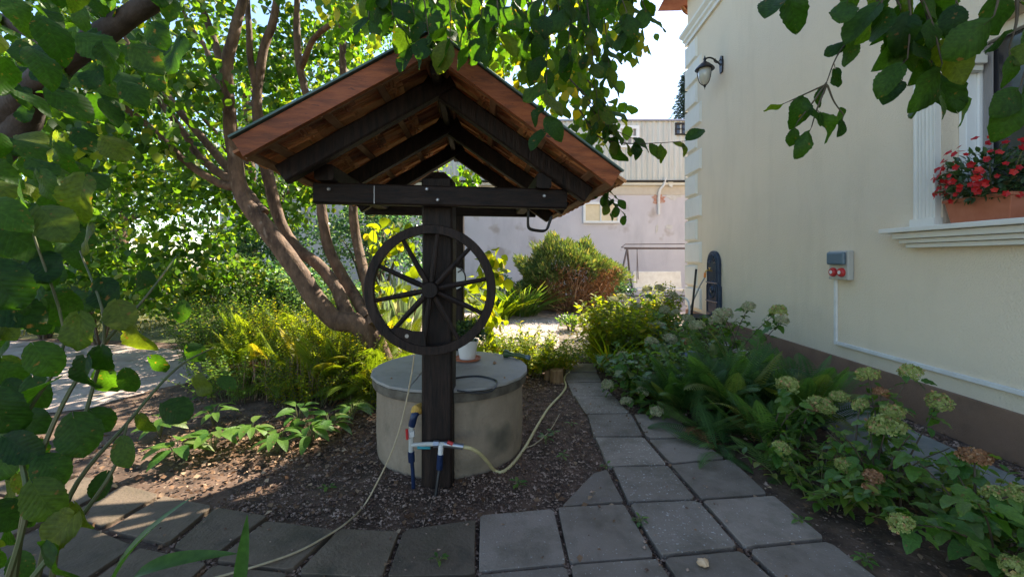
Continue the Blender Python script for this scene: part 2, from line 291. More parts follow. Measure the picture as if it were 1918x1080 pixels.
# ------------------------------------------------------------------ leaf templates and mass builder
def leaf_t(n=6, width=.8, peak=.42, fold=.18, bend=.25, teeth=0, heart=0, wave=0, tip=1.0):
    V = []; Fc = []
    for i in range(n+1):
        t = i/n
        a = math.sin(PI*min(1, max(0, t**(math.log(.5)/math.log(peak)))))**.72 if 0 < t < 1 else 0
        wd = max(.004, width/2*a)
        if teeth and 0 < i < n: wd *= 1+teeth*(1 if i % 2 else -1)
        z = -bend*t*t; z2 = z+fold*wd+(wave*math.sin(i*2.1)*wd if 0 < i < n else 0)
        y = t*tip; yo = y-(heart*(1-t)*.3 if i == 1 else 0)
        V += [(-wd, yo, z2), (0, y, z), (wd, yo, z2*1.0)]
    for i in range(n):
        k = 3*i; Fc += [(k, k+1, k+4, k+3), (k+1, k+2, k+5, k+4)]
    return np.array(V), np.array(Fc)
def leaf_hi(n=18, width=.85, fold=.16, bend=.25, teeth=.028, wave=.05, asym=0, notch=.06, lob=0):
    V = []; Fc = []
    for i in range(n+1):
        t = i/n; y = t
        a = math.sin(PI*t**.86)**.60 if 0 < t < 1 else 0
        if t > .86: a *= 1-.35*((t-.86)/.14)
        for u in (-1, -.5, 0, .5, 1):
            hw = width/2*a*(1+asym*(1 if u > 0 else -1))
            if abs(u) == 1 and 0 < i < n: hw *= 1+teeth*(1 if i % 2 else -1)+lob*math.sin(i*1.7+u)
            hw = max(hw, .003); x = u*hw
            yy = y-notch*abs(u)*(1-t)**4*2.2
            z = -bend*t*t+fold*abs(x)+wave*math.sin(t*8+u*2.5)*abs(u)-abs(u)**2*.10*a*width
            V.append((x, yy, z))
    for i in range(n):
        for j in range(4): k = 5*i+j; Fc.append((k, k+1, k+6, k+5))
    return np.array(V), np.array(Fc)
T_HI = [leaf_hi(18, .86, .16, .22), leaf_hi(18, .78, .30, .42, .03, .04, .06, .05, .02), leaf_hi(18, .92, .02, .12, .025, .07, -.05, .08, .03), leaf_hi(16, .74, .45, .12, .03, .03), leaf_hi(18, .84, .25, -.10, .028, .08, .04, .06, .03), leaf_hi(18, .8, .62, .55, .03, .10, .05, .05, .04), leaf_hi(16, .70, -.25, .6, .035, .12, -.08, .05, .03)]
T_MID = leaf_t(4, .82, .45, .2, .25); T_LO = leaf_t(2, .72, .5, .25, .2)
T_OVAL = leaf_t(4, .5, .45, .25, .3); T_LANCE = leaf_t(5, .16, .4, .3, .45); T_HYD = [leaf_t(9, .62, .45, .28, .3, .03, 0, .15), leaf_t(9, .66, .42, .15, .5, .03, 0, .2)]
T_BLADE = leaf_t(7, .07, .35, .6, .55); T_SPRAY = leaf_t(2, .22, .4, .1, .3)
def unit(a): return a/np.maximum(1e-9, np.linalg.norm(a, axis=1, keepdims=True))
def mass(name, T, pos, d, n, size, mt, parent=None, smooth=True):
    V, Fc = T; pos = np.asarray(pos, float); N = len(pos); d = unit(np.asarray(d, float)); n = np.asarray(n, float)
    x = unit(np.cross(d, n)); z = np.cross(x, d); size = np.broadcast_to(np.asarray(size, float), (N,))
    A = (V[None, :, 0, None]*x[:, None]+V[None, :, 1, None]*d[:, None]+V[None, :, 2, None]*z[:, None])*size[:, None, None]+pos[:, None]
    k = len(V); Q = (Fc[None]+(np.arange(N)*k)[:, None, None]).reshape(-1, 4)
    me = bpy.data.meshes.new(name); me.vertices.add(N*k); me.vertices.foreach_set('co', A.astype(np.float32).ravel())
    me.loops.add(Q.size); me.loops.foreach_set('vertex_index', Q.ravel().astype(np.int32))
    me.polygons.add(len(Q)); me.polygons.foreach_set('loop_start', np.arange(0, Q.size, 4, dtype=np.int32))
    me.polygons.foreach_set('loop_total', np.full(len(Q), 4, np.int32))
    if smooth: me.polygons.foreach_set('use_smooth', np.ones(len(Q), bool))
    me.update(calc_edges=True); me.materials.append(mt)
    return link(bpy.data.objects.new(name, me), parent)
def tmesh(name, T, mt):
    me = bpy.data.meshes.new(name); me.from_pydata([tuple(q) for q in T[0]], [], [tuple(int(i) for i in q) for q in T[1]])
    me.materials.append(mt); me.polygons.foreach_set('use_smooth', [True]*len(me.polygons)); return me
def frame(pos, d, n, s):
    d = Vector(d).normalized(); n = Vector(n); x = d.cross(n)
    if x.length < 1e-5: x = d.orthogonal()
    x.normalize(); z = x.cross(d)
    m = Matrix(((x.x, d.x, z.x), (x.y, d.y, z.y), (x.z, d.z, z.z))).to_4x4()
    return Matrix.Translation(Vector(pos)) @ m @ Matrix.Scale(s, 4)
def rnd(n, s=1): return RN.normal(0, s, (n, 3))
def clump_leaves(centres, per, rad, size, hang=.5):
    c = np.repeat(np.asarray(centres, float), per, axis=0); N = len(c)
    off = unit(rnd(N))*(RN.random((N, 1))**.5)*np.asarray(rad)
    pos = c+off; d = unit(rnd(N)+off*1.2+np.array([0, 0, -hang*2.0])); n = rnd(N)*.55+np.array([0, 0, 1.0])+off*.6
    return pos, d, n, size*(.65+.6*RN.random(N))
def shrub(name, label, cat, base, rad, n, size, mt, T=T_MID, group=None, stems=7, lump=.22, flat=0, up=.4, stem_mat=None, hollow=.55):
    b = Vector(base); t = thing(name, b, label, cat, group)
    u = unit(rnd(n)); u[:, 2] = np.where(u[:, 2] < -.25, -u[:, 2], u[:, 2]); u = unit(u)
    ph = RN.random(6)*6
    lum = 1+lump*(np.sin(u[:, 0]*5+ph[0])*np.sin(u[:, 1]*6+ph[1])+.7*np.sin(u[:, 2]*9+ph[2]+u[:, 0]*4)+.5*np.sin(u[:, 0]*13+ph[3])*np.sin(u[:, 2]*15+ph[4]))
    rr = (hollow+(1-hollow)*RN.random(n)**.6)*lum+RN.normal(0, .035, n)
    pos = np.array(b)+np.array([0, 0, rad[2]*.5])+u*rr[:, None]*np.array([rad[0], rad[1], rad[2]*.55])
    keep = pos[:, 2] > .03; pos = pos[keep]; u = u[keep]; m = len(pos)
    d = unit(u+rnd(m, .7)+np.array([0, 0, up])); nn = u*.6+rnd(m, .5)+np.array([0, 0, .8])
    mass('foliage', T, pos, d, nn, size*(.6+.7*RN.random(m)), mt, t)
    st = MB()
    for k in range(stems):
        a = 2*PI*k/stems+random.random(); tip = b+Vector((math.cos(a)*rad[0]*.7, math.sin(a)*rad[1]*.7, rad[2]*(.6+.35*random.random())))
        mid = b.lerp(tip, .5)+Vector((0, 0, rad[2]*.12))
        st.tube(spline([b+Vector((math.cos(a)*.06, math.sin(a)*.06, 0)), mid, tip], 4), lerpl([.018*max(.6, rad[2]), .005], 9), 5)
    st.build('stem', stem_mat or M['twig'], t)
    return t

# ================================================================== SETTING
def ground_sheet():
    xs = sorted(set(list(np.linspace(-60, -7, 12))+list(np.arange(-7, 5.01, .12))+list(np.linspace(5.5, 60, 12))))
    ys = sorted(set(list(np.linspace(-12, 0, 8))+list(np.arange(0, 9.01, .12))+list(np.linspace(10, 90, 22))))
    vs_ = []; nx = len(xs)
    for y in ys:
        for x in xs:
            z = 0
            if -7 < x < 5 and 0 < y < 9: z = .018*noise.noise(Vector((x*1.7, y*1.7, 0)))+.009*noise.noise(Vector((x*6, y*6, 3)))-.004
            vs_.append((x, y, z))
    fs = [(j*nx+i, j*nx+i+1, (j+1)*nx+i+1, (j+1)*nx+i) for j in range(len(ys)-1) for i in range(nx-1)]
    o = MB().add(vs_, fs).build('ground', M['soil'], None, True); tag(o, kind='structure')
ground_sheet()
def sheet(name, pts, z, mt):
    n = 26; a, b, c, d = [Vector(p) for p in pts]; vs_ = []
    for j in range(n+1):
        for i in range(n+1):
            q = a.lerp(b, i/n).lerp(d.lerp(c, i/n), j/n); e = min(i, j, n-i, n-j)
            k = .35 if e == 0 else 0
            vs_.append((q.x+k*noise.noise(Vector((q.x*.9, q.y*.9, 1))), q.y+k*noise.noise(Vector((q.x*.9, q.y*.9, 7))), z+(.012*noise.noise(Vector((q.x*2, q.y*2, 0))) if e else -.03)))
    fs = [(j*(n+1)+i, j*(n+1)+i+1, (j+1)*(n+1)+i+1, (j+1)*(n+1)+i) for j in range(n) for i in range(n)]
    return tag(MB().add(vs_, fs).build(name, mt, None, True), kind='structure')
sheet('gravel_yard', [(-2.0,6.9),(4.1,7.2),(8,18.3),(-4,18.3)], .028, M['pale_ground'])
sheet('driveway', [(-13,5.3),(-4.5,4.6),(-3.9,7.2),(-14,9.2)], .026, M['pale_ground'])
sheet('lawn', [(-24,9.4),(-4.5,8.2),(-4.5,17),(-24,17)], .03, M['lawn_base'])

# paving: every slab is a piece of the path
path = MB().prism([G(620,1290,-.03), G(1750,1290,-.03), G(1560,1000,-.03), G(1130,700,-.03), G(1090,760,-.03), G(880,1010,-.03)], (0,0,.012)).build('paved_path', M['soil']); tag(path, kind='structure')
SL = [
 [(900,963),(1038,951),(1062,1052),(897,1066)], [(1046,949),(1169,942),(1227,1040),(1068,1052)],
 [(1181,942),(1308,936),(1381,1022),(1238,1038)], [(1316,935),(1448,926),(1545,1006),(1392,1021)],
 [(1112,885),(1138,879),(1167,937),(1053,946)], [(1148,874),(1250,871),(1304,932),(1177,937)],
 [(1257,870),(1368,860),(1438,923),(1313,931)], [(1114,818),(1205,818),(1247,868),(1138,872)],
 [(1216,822),(1305,820),(1358,857),(1256,866)], [(1100,775),(1182,774),(1204,815),(1112,816)],
 [(1188,775),(1262,774),(1296,817),(1211,818)], [(1076,741),(1150,741),(1179,772),(1097,773)],
 [(1063,717),(1127,716),(1148,740),(1074,740)], [(1058,697),(1118,697),(1126,714),(1062,715)],
 [(1062,680),(1112,680),(1119,695),(1060,695)],
 [(897,1073),(1062,1059),(1079,1135),(893,1146)], [(1070,1058),(1230,1046),(1287,1124),(1087,1134)],
 [(1241,1044),(1388,1029),(1480,1112),(1298,1123)], [(1401,1027),(1553,1012),(1662,1095),(1491,1110)],
 [(893,1154),(1080,1142),(1100,1260),(890,1270)], [(1090,1142),(1291,1131),(1370,1245),(1112,1258)], [(1303,1130),(1492,1118),(1610,1225),(1386,1243)], [(1504,1117),(1674,1101),(1840,1210),(1626,1225)],
 [(756,990),(890,973),(889,1072),(727,1078)], [(638,988),(748,992),(716,1077),(556,1073)],
 [(500,974),(628,992),(545,1066),(404,1047)], [(406,949),(500,966),(394,1041),(322,1022)],
 [(308,927),(399,945),(313,1016),(199,990)], [(232,908),(301,925),(190,986),(128,962)],
 [(150,890),(224,906),(120,958),(40,935)], [(60,875),(143,888),(32,930),(-70,910)],
 [(724,1085),(889,1080),(886,1200),(700,1210)], [(550,1082),(716,1085),(690,1205),(470,1195)],
 [(400,1054),(540,1073),(455,1190),(300,1150)], [(262,1024),(390,1050),(290,1145),(150,1100)],
 [(120,968),(253,1020),(140,1095),(-20,1030)], [(20,940),(112,962),(-30,1025),(-140,985)],
 [(-60,915),(10,932),(-150,980),(-260,950)], [(-80,862),(50,873),(-80,906),(-240,890)],
 [(-30,1035),(135,1103),(-20,1230),(-240,1130)], [(700,1220),(886,1210),(884,1400),(660,1420)], [(150,1110),(285,1155),(170,1290),(-10,1240)], [(455,1205),(690,1215),(650,1420),(400,1380)],
]
speck = {2, 5, 7, 9, 11, 12}
for i, q in enumerate(SL):
    pts = [G(a, b, .028) for a, b in q]; c = sum(pts, Vector())/4
    pts = [c+(p-c)*.995+Vector((random.uniform(-.004, .004), random.uniform(-.004, .004), random.uniform(-.004, .004))) for p in pts]
    rnd_pts = []
    for k in range(4):                                   # worn corners and slightly wavering edges
        a, b, d = pts[k-1], pts[k], pts[(k+1) % 4]
        rnd_pts += [b+(a-b).normalized()*random.uniform(.005, .03)**1.0, b+(d-b).normalized()*random.uniform(.005, .03)]
        rnd_pts.append(b.lerp(d, .5)+Vector((random.uniform(-.003, .003), random.uniform(-.003, .003), 0)))
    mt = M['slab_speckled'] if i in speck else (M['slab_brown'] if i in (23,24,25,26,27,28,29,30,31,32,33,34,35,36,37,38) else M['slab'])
    MB().prism(rnd_pts, (0, 0, -.05)).build('paving_slab', mt, path, False, .004)
# path beyond, stepping away to the yard
for k in range(9):
    y = 6.75+k*.55; x = 1.02+k*.05
    for dx in ((0,) if k < 3 else (0, .5)):
        q = [Vector((x+dx-.23, y-.24, .034)), Vector((x+dx+.23, y-.24, .034)), Vector((x+dx+.24, y+.23, .036)), Vector((x+dx-.22, y+.24, .036))]
        q = [p+Vector((random.uniform(-.03,.03), random.uniform(-.03,.03), random.uniform(-.006,.006))) for p in q]
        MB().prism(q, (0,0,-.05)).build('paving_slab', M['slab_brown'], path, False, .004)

# loose stones, chips and leaf litter
def inpoly(x, y, poly):
    c = False; n = len(poly)
    for i in range(n):
        x1, y1 = poly[i]; x2, y2 = poly[i-1]
        if (y1 > y) != (y2 > y) and x < (x2-x1)*(y-y1)/(y2-y1)+x1: c = not c
    return c
slab_polys = [[tuple(G(a, b, .028))[:2] for a, b in q] for q in SL]
def on_slab(x, y): return any(inpoly(x, y, p) for p in slab_polys)
def chips(name, n, region, smin, smax, mt, z0=0.0, avoid=True):
    vs_ = []; fs = []; k = 0; tries = 0
    while k < n and tries < n*6:
        tries += 1; x, y = region()
        if avoid and on_slab(x, y) and random.random() > .012: continue
        if (x+.53)**2+(y-3.72)**2 < .62**2: continue
        s = smin+(smax-smin)*random.random()**3; a = random.random()*PI
        b = len(vs_); cz = (.034 if avoid and on_slab(x, y) else z0)+s*.2+.012*noise.noise(Vector((x*1.7, y*1.7, 0)))
        for (i, j, l) in ((1,0,0),(0,1,0),(-1,0,0),(0,-1,0),(0,0,.7),(0,0,-.7)):
            i2 = (i*math.cos(a)-j*.65*math.sin(a))*s*random.uniform(.7,1.2); j2 = (i*math.sin(a)+j*.65*math.cos(a))*s*random.uniform(.7,1.2)
            vs_.append((x+i2+random.uniform(-.25,.25)*s, y+j2, cz+l*s*random.uniform(.5,1)))
        fs += [(b,b+1,b+4),(b+1,b+2,b+4),(b+2,b+3,b+4),(b+3,b,b+4),(b+1,b,b+5),(b+2,b+1,b+5),(b+3,b+2,b+5),(b,b+3,b+5)]
        k += 1
    o = MB().add(vs_, fs).build(name, mt); tag(o, kind='stuff'); return o
tag(chips('gravel', 21000, lambda: (random.uniform(-1.9, 1.35), 2.15+3.6*random.random()**1.3), .004, .017, M['stones'], .004), 'small stones and chips strewn on the soil around the well', 'gravel')
tag(chips('pebbles', 5000, lambda: (random.uniform(-3.6, 4), random.uniform(1.1, 6.8)), .005, .022, M['stones'], .004), 'scattered larger pebbles lying on the bare soil of the garden beds', 'pebbles')
tag(chips('yard_stones', 5000, lambda: (random.uniform(-1, 3.6), random.uniform(6.4, 11)), .006, .03, M['grey_patch'], .03, False), 'pale stone crumbs lying over the sunlit yard beyond the well', 'gravel')
n = 5200; pos = np.column_stack([RN.uniform(-4.5, 4, n), RN.uniform(1.0, 6.8, n), np.full(n, .02)])
keep = np.array([(not on_slab(p[0], p[1]) or random.random() < .05) and (p[0]+.53)**2+(p[1]-3.72)**2 > .42 for p in pos]); pos = pos[keep]
pos[:, 2] = [.045 if on_slab(p[0], p[1]) else .022 for p in pos]; m = len(pos)
n2_ = 2600; p2 = np.column_stack([RN.normal(-2.1, .55, n2_), RN.normal(3.75, .35, n2_), np.full(n2_, .026)])  # extra litter bunched here stands in for stronger sunlight on the soil
p2 = p2[np.array([not on_slab(a, b) and (a+.53)**2+(b-3.72)**2 > .42 for a, b, _ in p2])]; pos = np.vstack([pos, p2]); m = len(pos)
tag(mass('leaf_litter', T_LO, pos, rnd(m)*np.array([1,1,.15]), rnd(m, .35)+np.array([0,0,1]), .02+.035*RN.random(m)**2, M['litter']), 'brown dry leaf litter over soil and slab joints, thickened to brighten the sun patch', 'leaf litter', kind='stuff')
n = 9000; pos = np.column_stack([RN.uniform(-22, -4.6, n), RN.uniform(8.6, 16, n), np.full(n, .03)])
tag(mass('grass', T_LANCE, pos, rnd(n, .5)+np.array([0,0,1]), rnd(n), .08+.08*RN.random(n), M['grass']), 'patchy sunlit lawn grass at the far left beyond the driveway', 'grass', kind='stuff')

# ================================================================== THE HOUSE ON THE RIGHT
def wallx(y): return 3.83+.039*y
WD = Vector((.039, 1, 0)).normalized(); WN = Vector((-1, .039, 0)).normalized()      # along the wall (away), out of the wall (towards the garden)
def WP(y, z, out=0.0): return Vector((wallx(y), y, z))+WN*out
house = thing('house', (wallx(5), 5, 0), 'cream plastered house on the right with white quoins and a brown plinth', 'house')
YC = 10.3; YN = -4.0; ZT = 7.9; wy0, wy1, wz0, wz1 = 1.9, 3.95, 1.86, 3.62
def wallbox(y0, y1, z0, z1, o0, o1, name, mt, parent=house, bevel=0):
    pts = [WP(y0, z0, o0), WP(y1, z0, o0), WP(y1, z0, o1), WP(y0, z0, o1)]
    return MB().prism(pts, (0,0,z1-z0)).build(name, mt, parent, False, bevel)
b = MB()
for (y0, y1, z0, z1) in ((YN, wy0, 0, ZT), (wy1, YC, 0, ZT), (wy0, wy1, 0, wz0), (wy0, wy1, wz1, ZT)):
    b.prism([WP(y0, z0, 0), WP(y1, z0, 0), WP(y1, z0, -.38), WP(y0, z0, -.38)], (0,0,z1-z0))
c0 = WP(YC, 0, -.002); EX = Vector((1, -.039, 0)).normalized()
b.prism([c0-WD*.002, c0+EX*9-WD*.002, c0+EX*9-WD*.38, c0-WD*.38+EX*.385], (0,0,ZT))
b.prism([WP(YN,0,-.38), WP(YN,0,-9), WP(YN,0,-9)+WD*.3, WP(YN,0,-.38)+WD*.3], (0,0,ZT))
b.build('wall', M['plaster'], house)
e = .55
cs = [WP(YN, ZT, e), WP(YC+e, ZT, e), WP(YC+e, ZT, -9.4), WP(YN, ZT, -9.4)]
mid0 = WP(YN+4, ZT+3.6, -4.4); mid1 = WP(YC-4, ZT+3.6, -4.4)
MB().add(cs+[mid0, mid1], [(0,1,5,4),(1,2,5),(2,3,4,5),(3,0,4),(3,2,1,0)]).build('roof', M['roof_tile'], house)
# plinth, mouldings
MB().prism([WP(YN,0,.035), WP(YC+.035,0,.035), WP(YC+.035,0,.001), WP(YN,0,.001)], (0,0,.40)).build('plinth', M['plinth'], house, bevel=.004)
cn = MB(); prof = [(0.001,6.72),(.05,6.72),(.05,6.80),(.09,6.84),(.09,6.90),(.15,6.97),(.15,7.03),(.001,7.05)]
ya, yb = YN, YC+.15
vs_ = [WP(ya, z, o) for o, z in prof]+[WP(YC+o, z, o) for o, z in prof]+[WP(YC+o, z, -6) for o, z in prof]
k = len(prof); cn.add(vs_, [(i+s*k, i+1+s*k, k+i+1+s*k, k+i+s*k) for i in range(k-1) for s in (0, 1)]); cn.build('cornice', M['white_plaster'], house)
for i in range(12):
    z0 = .47+i*.52; wide = i % 2 == 0; L = .86 if wide else .62
    q = MB(); z1 = z0+.47; o = .045; c = .03
    def ring(m_, oo): return [WP(YC+.045, z0+m_, oo), WP(YC-L+m_, z0+m_, oo), WP(YC-L+m_, z1-m_, oo), WP(YC+.045, z1-m_, oo)]
    a, bb = ring(0, .001), ring(c, o); bk = [p-WN*(o+.35) for p in ring(0, o)]
    q.add(a+bb, [(0,1,5,4),(1,2,6,5),(2,3,7,6),(4,5,6,7)])
    e0 = WP(YC+.045, z0, .045); q.add([e0, e0+EX*.45, e0+EX*.45+Vector((0,0,.47)), e0+Vector((0,0,.47)), e0-WD*.044, e0+EX*.45-WD*.044, e0+EX*.45-WD*.044+Vector((0,0,.47)), e0-WD*.044+Vector((0,0,.47))], [(0,1,2,3),(0,4,5,1),(3,2,6,7),(1,5,6,2)])
    q.build('quoin', M['white_plaster'], house)
# window with fluted pilaster, deep reveal and sill
win = wallbox(wy0+.001, wy1-.001, wz0, wz0+.02, -.30, -.002, 'window', M['white_paint'])
fr = MB()
for (y0, y1, z0, z1) in ((wy1-.09, wy1-.003, wz0+.02, wz1-.003), (wy0, wy1-.09, wz1-.10, wz1-.003), (wy0, wy1-.09, wz0+.02, wz0+.10), (wy0, wy0+.08, wz0+.1, wz1-.1), (2.9, 2.98, wz0+.1, wz1-.1)):
    fr.prism([WP(y0, z0, -.31), WP(y1, z0, -.31), WP(y1, z0, -.23), WP(y0, z0, -.23)], (0,0,z1-z0))
fr.build('window_frame', M['white_paint'], win, bevel=.006)
wallbox(wy0+.08, wy1-.09, wz0+.10, wz1-.10, -.295, -.285, 'pane', M['glass'], win)
cu = MB(); 
for k in range(6): cu.tube([WP(wy1-.11-k*.012, wz0+.12, -.262), WP(wy1-.11-k*.012, wz1-.12, -.262)], .008, 6)
cu.build('curtain', M['curtain'], win, True)
cap = MB()
for (o1, z0, z1) in ((.04, 3.28, 3.33), (.075, 3.33, 3.40), (.055, 3.40, 3.43)):
    cap.prism([WP(wy1-.10-o1, z0, -.22), WP(wy1-.002, z0, -.22), WP(wy1-.002, z0, -.225+.1+o1), WP(wy1-.10-o1, z0, -.225+.1+o1)], (0,0,z1-z0))
cap.build('moulding', M['white_plaster'], win, bevel=.004)
wallbox(wy1-.07, wy1-.002, wz0+.02, 3.28, -.228, -.14, 'jamb_lining', M['white_paint'], win, .004)
pl = MB(); y0, y1 = 3.965, 4.19; N = 49; prof = []
for i in range(N):                                        # fluted profile
    u = i/(N-1); d = .055 if (u < .07 or u > .93) else .055-.020*max(0, math.sin((u-.07)/.86*5*PI)**2)**.5
    prof.append((y0+(y1-y0)*u, d))
vs_ = [WP(y, 1.985, o) for y, o in prof]+[WP(y, 4.3, o) for y, o in prof]
vs_ += [WP(y0, 1.985, .001), WP(y1, 1.985, .001), WP(y0, 4.3, .001), WP(y1, 4.3, .001)]
n2 = 2*N; pl.add(vs_, [(i, i+1, N+i+1, N+i) for i in range(N-1)]+[(0, N, n2+2, n2), (N-1, n2+1, n2+3, 2*N-1)])
pl.prism([WP(y0-.015,1.915,.001), WP(y1+.02,1.915,.001), WP(y1+.02,1.915,.075), WP(y0-.015,1.915,.075)], (0,0,.07))
pl.prism([WP(y0-.02,4.30,.001), WP(y1+.03,4.30,.001), WP(y1+.03,4.30,.09), WP(y0-.02,4.30,.09)], (0,0,.12))
pl.build('pilaster', M['white_plaster'], win)
hd = wallbox(wy0-.5, wy1+.30, 4.43, 4.62, .001, .12, 'lintel_moulding', M['white_plaster'], win, .01)
sil = MB()
for (ya_, z0, z1, o) in ((4.44, 1.862, 1.908, .19), (4.33, 1.80, 1.858, .145), (4.29, 1.755, 1.797, .11), (4.25, 1.71, 1.752, .08)):
    sil.prism([WP(1.5, z0, .001), WP(ya_, z0, .001), WP(ya_, z0, o), WP(1.5, z0, o)], (0,0,z1-z0))
sil.build('window_sill', M['white_plaster'], win, bevel=.006)
# apron and gravel strip along the wall
o = MB().prism([WP(0,.0,1.15), WP(6.1,.0,1.0), WP(6.1,.0,.30), WP(0,.0,.32)], (0,0,.035)).build('concrete_apron', M['apron'], None, bevel=.006); tag(o, kind='structure')
tag(chips('wall_gravel', 2600, lambda: (wallx(3)-.2+random.uniform(-.11,.12), random.uniform(1.5,6)), .008, .022, M['stones'], .01, False), 'strip of gravel between the concrete apron and the brown plinth', 'gravel')
# gutter elbow
g = MB(); gp = [P(1268,-30,10.6), P(1274,2,10.6), P(1283,20,10.65), P(1306,27,10.7), P(1312,60,10.75)]
gp = [P(1276,-60,10.7), P(1276,-8,10.7), P(1281,14,10.7), P(1292,24,10.7), P(1318,30,10.75)]
g.tube(spline(gp, 6), .075, 12); o = g.build('gutter_pipe', M['copper'], house, True)
gb = MB(); sp_ = spline(gp, 6)
for q in (8, 10, 12, 14, 16, 18): 
    gb.tube([sp_[q], sp_[q].lerp(sp_[q+1], .25)], .083, 12)
gb.build('pipe_seam', M['copper'], o, True)

# wall lantern
LY = 8.45; LZ = 5.45; lo = WP(LY, LZ, 0)
lamp = thing('wall_lantern', WP(LY, 5.3, .02), 'black wrought lantern with milky glass on a curved arm high on the cream wall', 'wall lamp')
Mw = Matrix(((WN.x, WD.x, 0), (WN.y, WD.y, 0), (0, 0, 1)))           # local x = out of wall
def LW(x, z, y=0): return WP(LY, LZ+z, 0)+WN*x+WD*y
q = MB(); q.prism([LW(.002, -.17, -.05), LW(.002, -.17, .05), LW(.002, .0, .07), LW(.002, .14, .05), LW(.002, .17, 0), LW(.002, .14, -.05), LW(.002, 0, -.07)], WN*.03); q.build('wall_plate', M['iron'], lamp, bevel=.004)
q = MB().tube(spline([LW(.03,-.02), LW(.12,.07), LW(.22,.13), LW(.31,.12), LW(.34,.05)], 6), .016, 8); q.tube(spline([LW(.03,.1), LW(.10,.03), LW(.16,.07), LW(.13,.11)], 5), .009, 6); q.build('arm', M['iron'], lamp, True)
MB().lathe([(.006,.17),(.014,.14),(.03,.11),(.022,.08),(.035,.05),(.10,.0),(.17,-.07),(.185,-.10),(.16,-.10),(.05,-.04)], LW(.34, 0), 20).build('lamp_hood', M['iron'], lamp, True)
MB().lathe([(.11,-.09),(.125,-.16),(.11,-.26),(.07,-.36),(.03,-.40)], LW(.34, 0), 18).build('glass_globe', M['lamp_glass'], lamp, True)
q = MB()
for k in range(3):
    a = k*2*PI/3; c_, s_ = math.cos(a), math.sin(a)
    q.tube(spline([LW(.34+.15*c_,-.09,.15*s_), LW(.34+.145*c_,-.2,.145*s_), LW(.34+.10*c_,-.36,.10*s_), LW(.34+.01*c_,-.43,.01*s_)], 5), .008, 6)
q.lathe([(.004,-.39),(.025,-.42),(.02,-.44),(.008,-.46),(.002,-.50)], LW(.34, 0), 10); q.build('cage', M['iron'], lamp, True)

# socket box and conduit
BY0, BY1 = 5.02, 5.34
box = thing('socket_box', WP(5.18, 1.36, .04), 'weatherproof socket box with smoked flap and red sockets on the cream wall', 'socket box')
bx = wallbox(BY0, BY1, 1.35, 1.70, .002, .075, 'back_box', M['grey_plastic'], box, .012)
wallbox(BY0+.02, BY1-.02, 1.53, 1.685, .076, .125, 'flap', M['bluegrey_plastic'], box, .02)
for k in range(2):
    c = WP(5.11+k*.14, 1.44, .076); Mr = WN.to_track_quat('Z', 'Y').to_matrix()
    s_ = MB().lathe([(.055,0),(.055,.02),(.045,.035),(.02,.035)], c, 16, Mr).build('socket', M['red_plastic'], box, True)
    MB().lathe([(.022,.036),(.022,.042),(.004,.042)], c, 12, Mr).build('socket_pin', M['white_plastic'], s_, True)
for y, z in ((BY0+.015, 1.36), (BY1-.015, 1.36), (BY0+.012, 1.69), (BY1-.012, 1.69)):
    MB().lathe([(.006,0),(.006,.006),(.003,.008)], WP(y, z, .075), 8, WN.to_track_quat('Z','Y').to_matrix()).build('screw', M['steel'], box)
con = thing('cable_conduit', WP(5.3, .57, .02), 'white cable conduit running down from the socket box and along above the plinth', 'conduit')
wallbox(5.285, 5.325, .545, 1.348, .001, .028, 'vertical_duct', M['white_plastic'], con, .003)
wallbox(.5, 5.28, .545, .585, .001, .028, 'horizontal_duct', M['white_plastic'], con, .003)

# cast iron wall fountain
fy = 8.75
foun = thing('wall_fountain', WP(fy, .35, .05), 'dark blue cast iron wall fountain with arched top against the cream wall', 'fountain')
def FW(y, z, out): return WP(fy+y, z, out)
arch = [(-.30,.40),(.30,.40),(.30,1.05),(.27,1.08),(.27,1.50)]+[(.27*math.cos(a), 1.50+.27*math.sin(a)) for a in [PI*k/12 for k in range(1, 12)]]+[(-.27,1.50),(-.27,1.08),(-.30,1.05)]
MB().prism([FW(y, z, .002) for y, z in arch], WN*.07).build('back_plate', M['bluegrey_iron'], foun, bevel=.012)
q = MB(); ins = [(y*.78, .5+(z-.4)*.88) for y, z in arch]
q.tube([FW(y, z, .075) for y, z in ins+[ins[0]]], .012, 6)
q.tube([FW(.13*math.cos(a), .98+.17*math.sin(a), .075) for a in [2*PI*k/20 for k in range(21)]], .014, 6)
for k in range(7):
    a = PI*(k+.5)/7; q.tube([FW(.07*math.cos(a), 1.5+.07*math.sin(a), .075), FW(.19*math.cos(a), 1.5+.19*math.sin(a), .075)], [.010, .02], 6)
q.lathe([(.07,0),(.055,.03),(.0,.05)], FW(0,.98,.07), 14, WN.to_track_quat('Z','Y').to_matrix())
q.tube([FW(-.27,1.12,.075), FW(.27,1.12,.075)], .018, 6); q.tube([FW(-.29,.74,.075), FW(.29,.74,.075)], .016, 6)
q.build('relief', M['bluegrey_iron'], foun, True)
q = MB(); prof = [(.16,.22),(.22,.30),(.34,.40),(.36,.44),(.33,.44),(.20,.34)]
q.lathe(prof, WP(fy, 0, .38), 20); q.lathe([(.10,0),(.07,.06),(.06,.16),(.14,.22)], WP(fy, 0, .38), 14); q.build('basin', M['iron'], foun, True)
tp = MB().tube(spline([FW(0,1.36,.07), FW(0,1.37,.17), FW(0,1.33,.21)], 5), .016, 8); tp.tube([FW(-.05,1.42,.12), FW(.05,1.42,.12)], .01, 6); tp.tube([FW(0,1.37,.12), FW(0,1.42,.12)], .008, 6)
tp.build('tap', M['brass'], foun, True)
fh = thing('fountain_hose', FW(0,.05,.3), 'grey hose with orange connector hanging from the fountain tap', 'hose')
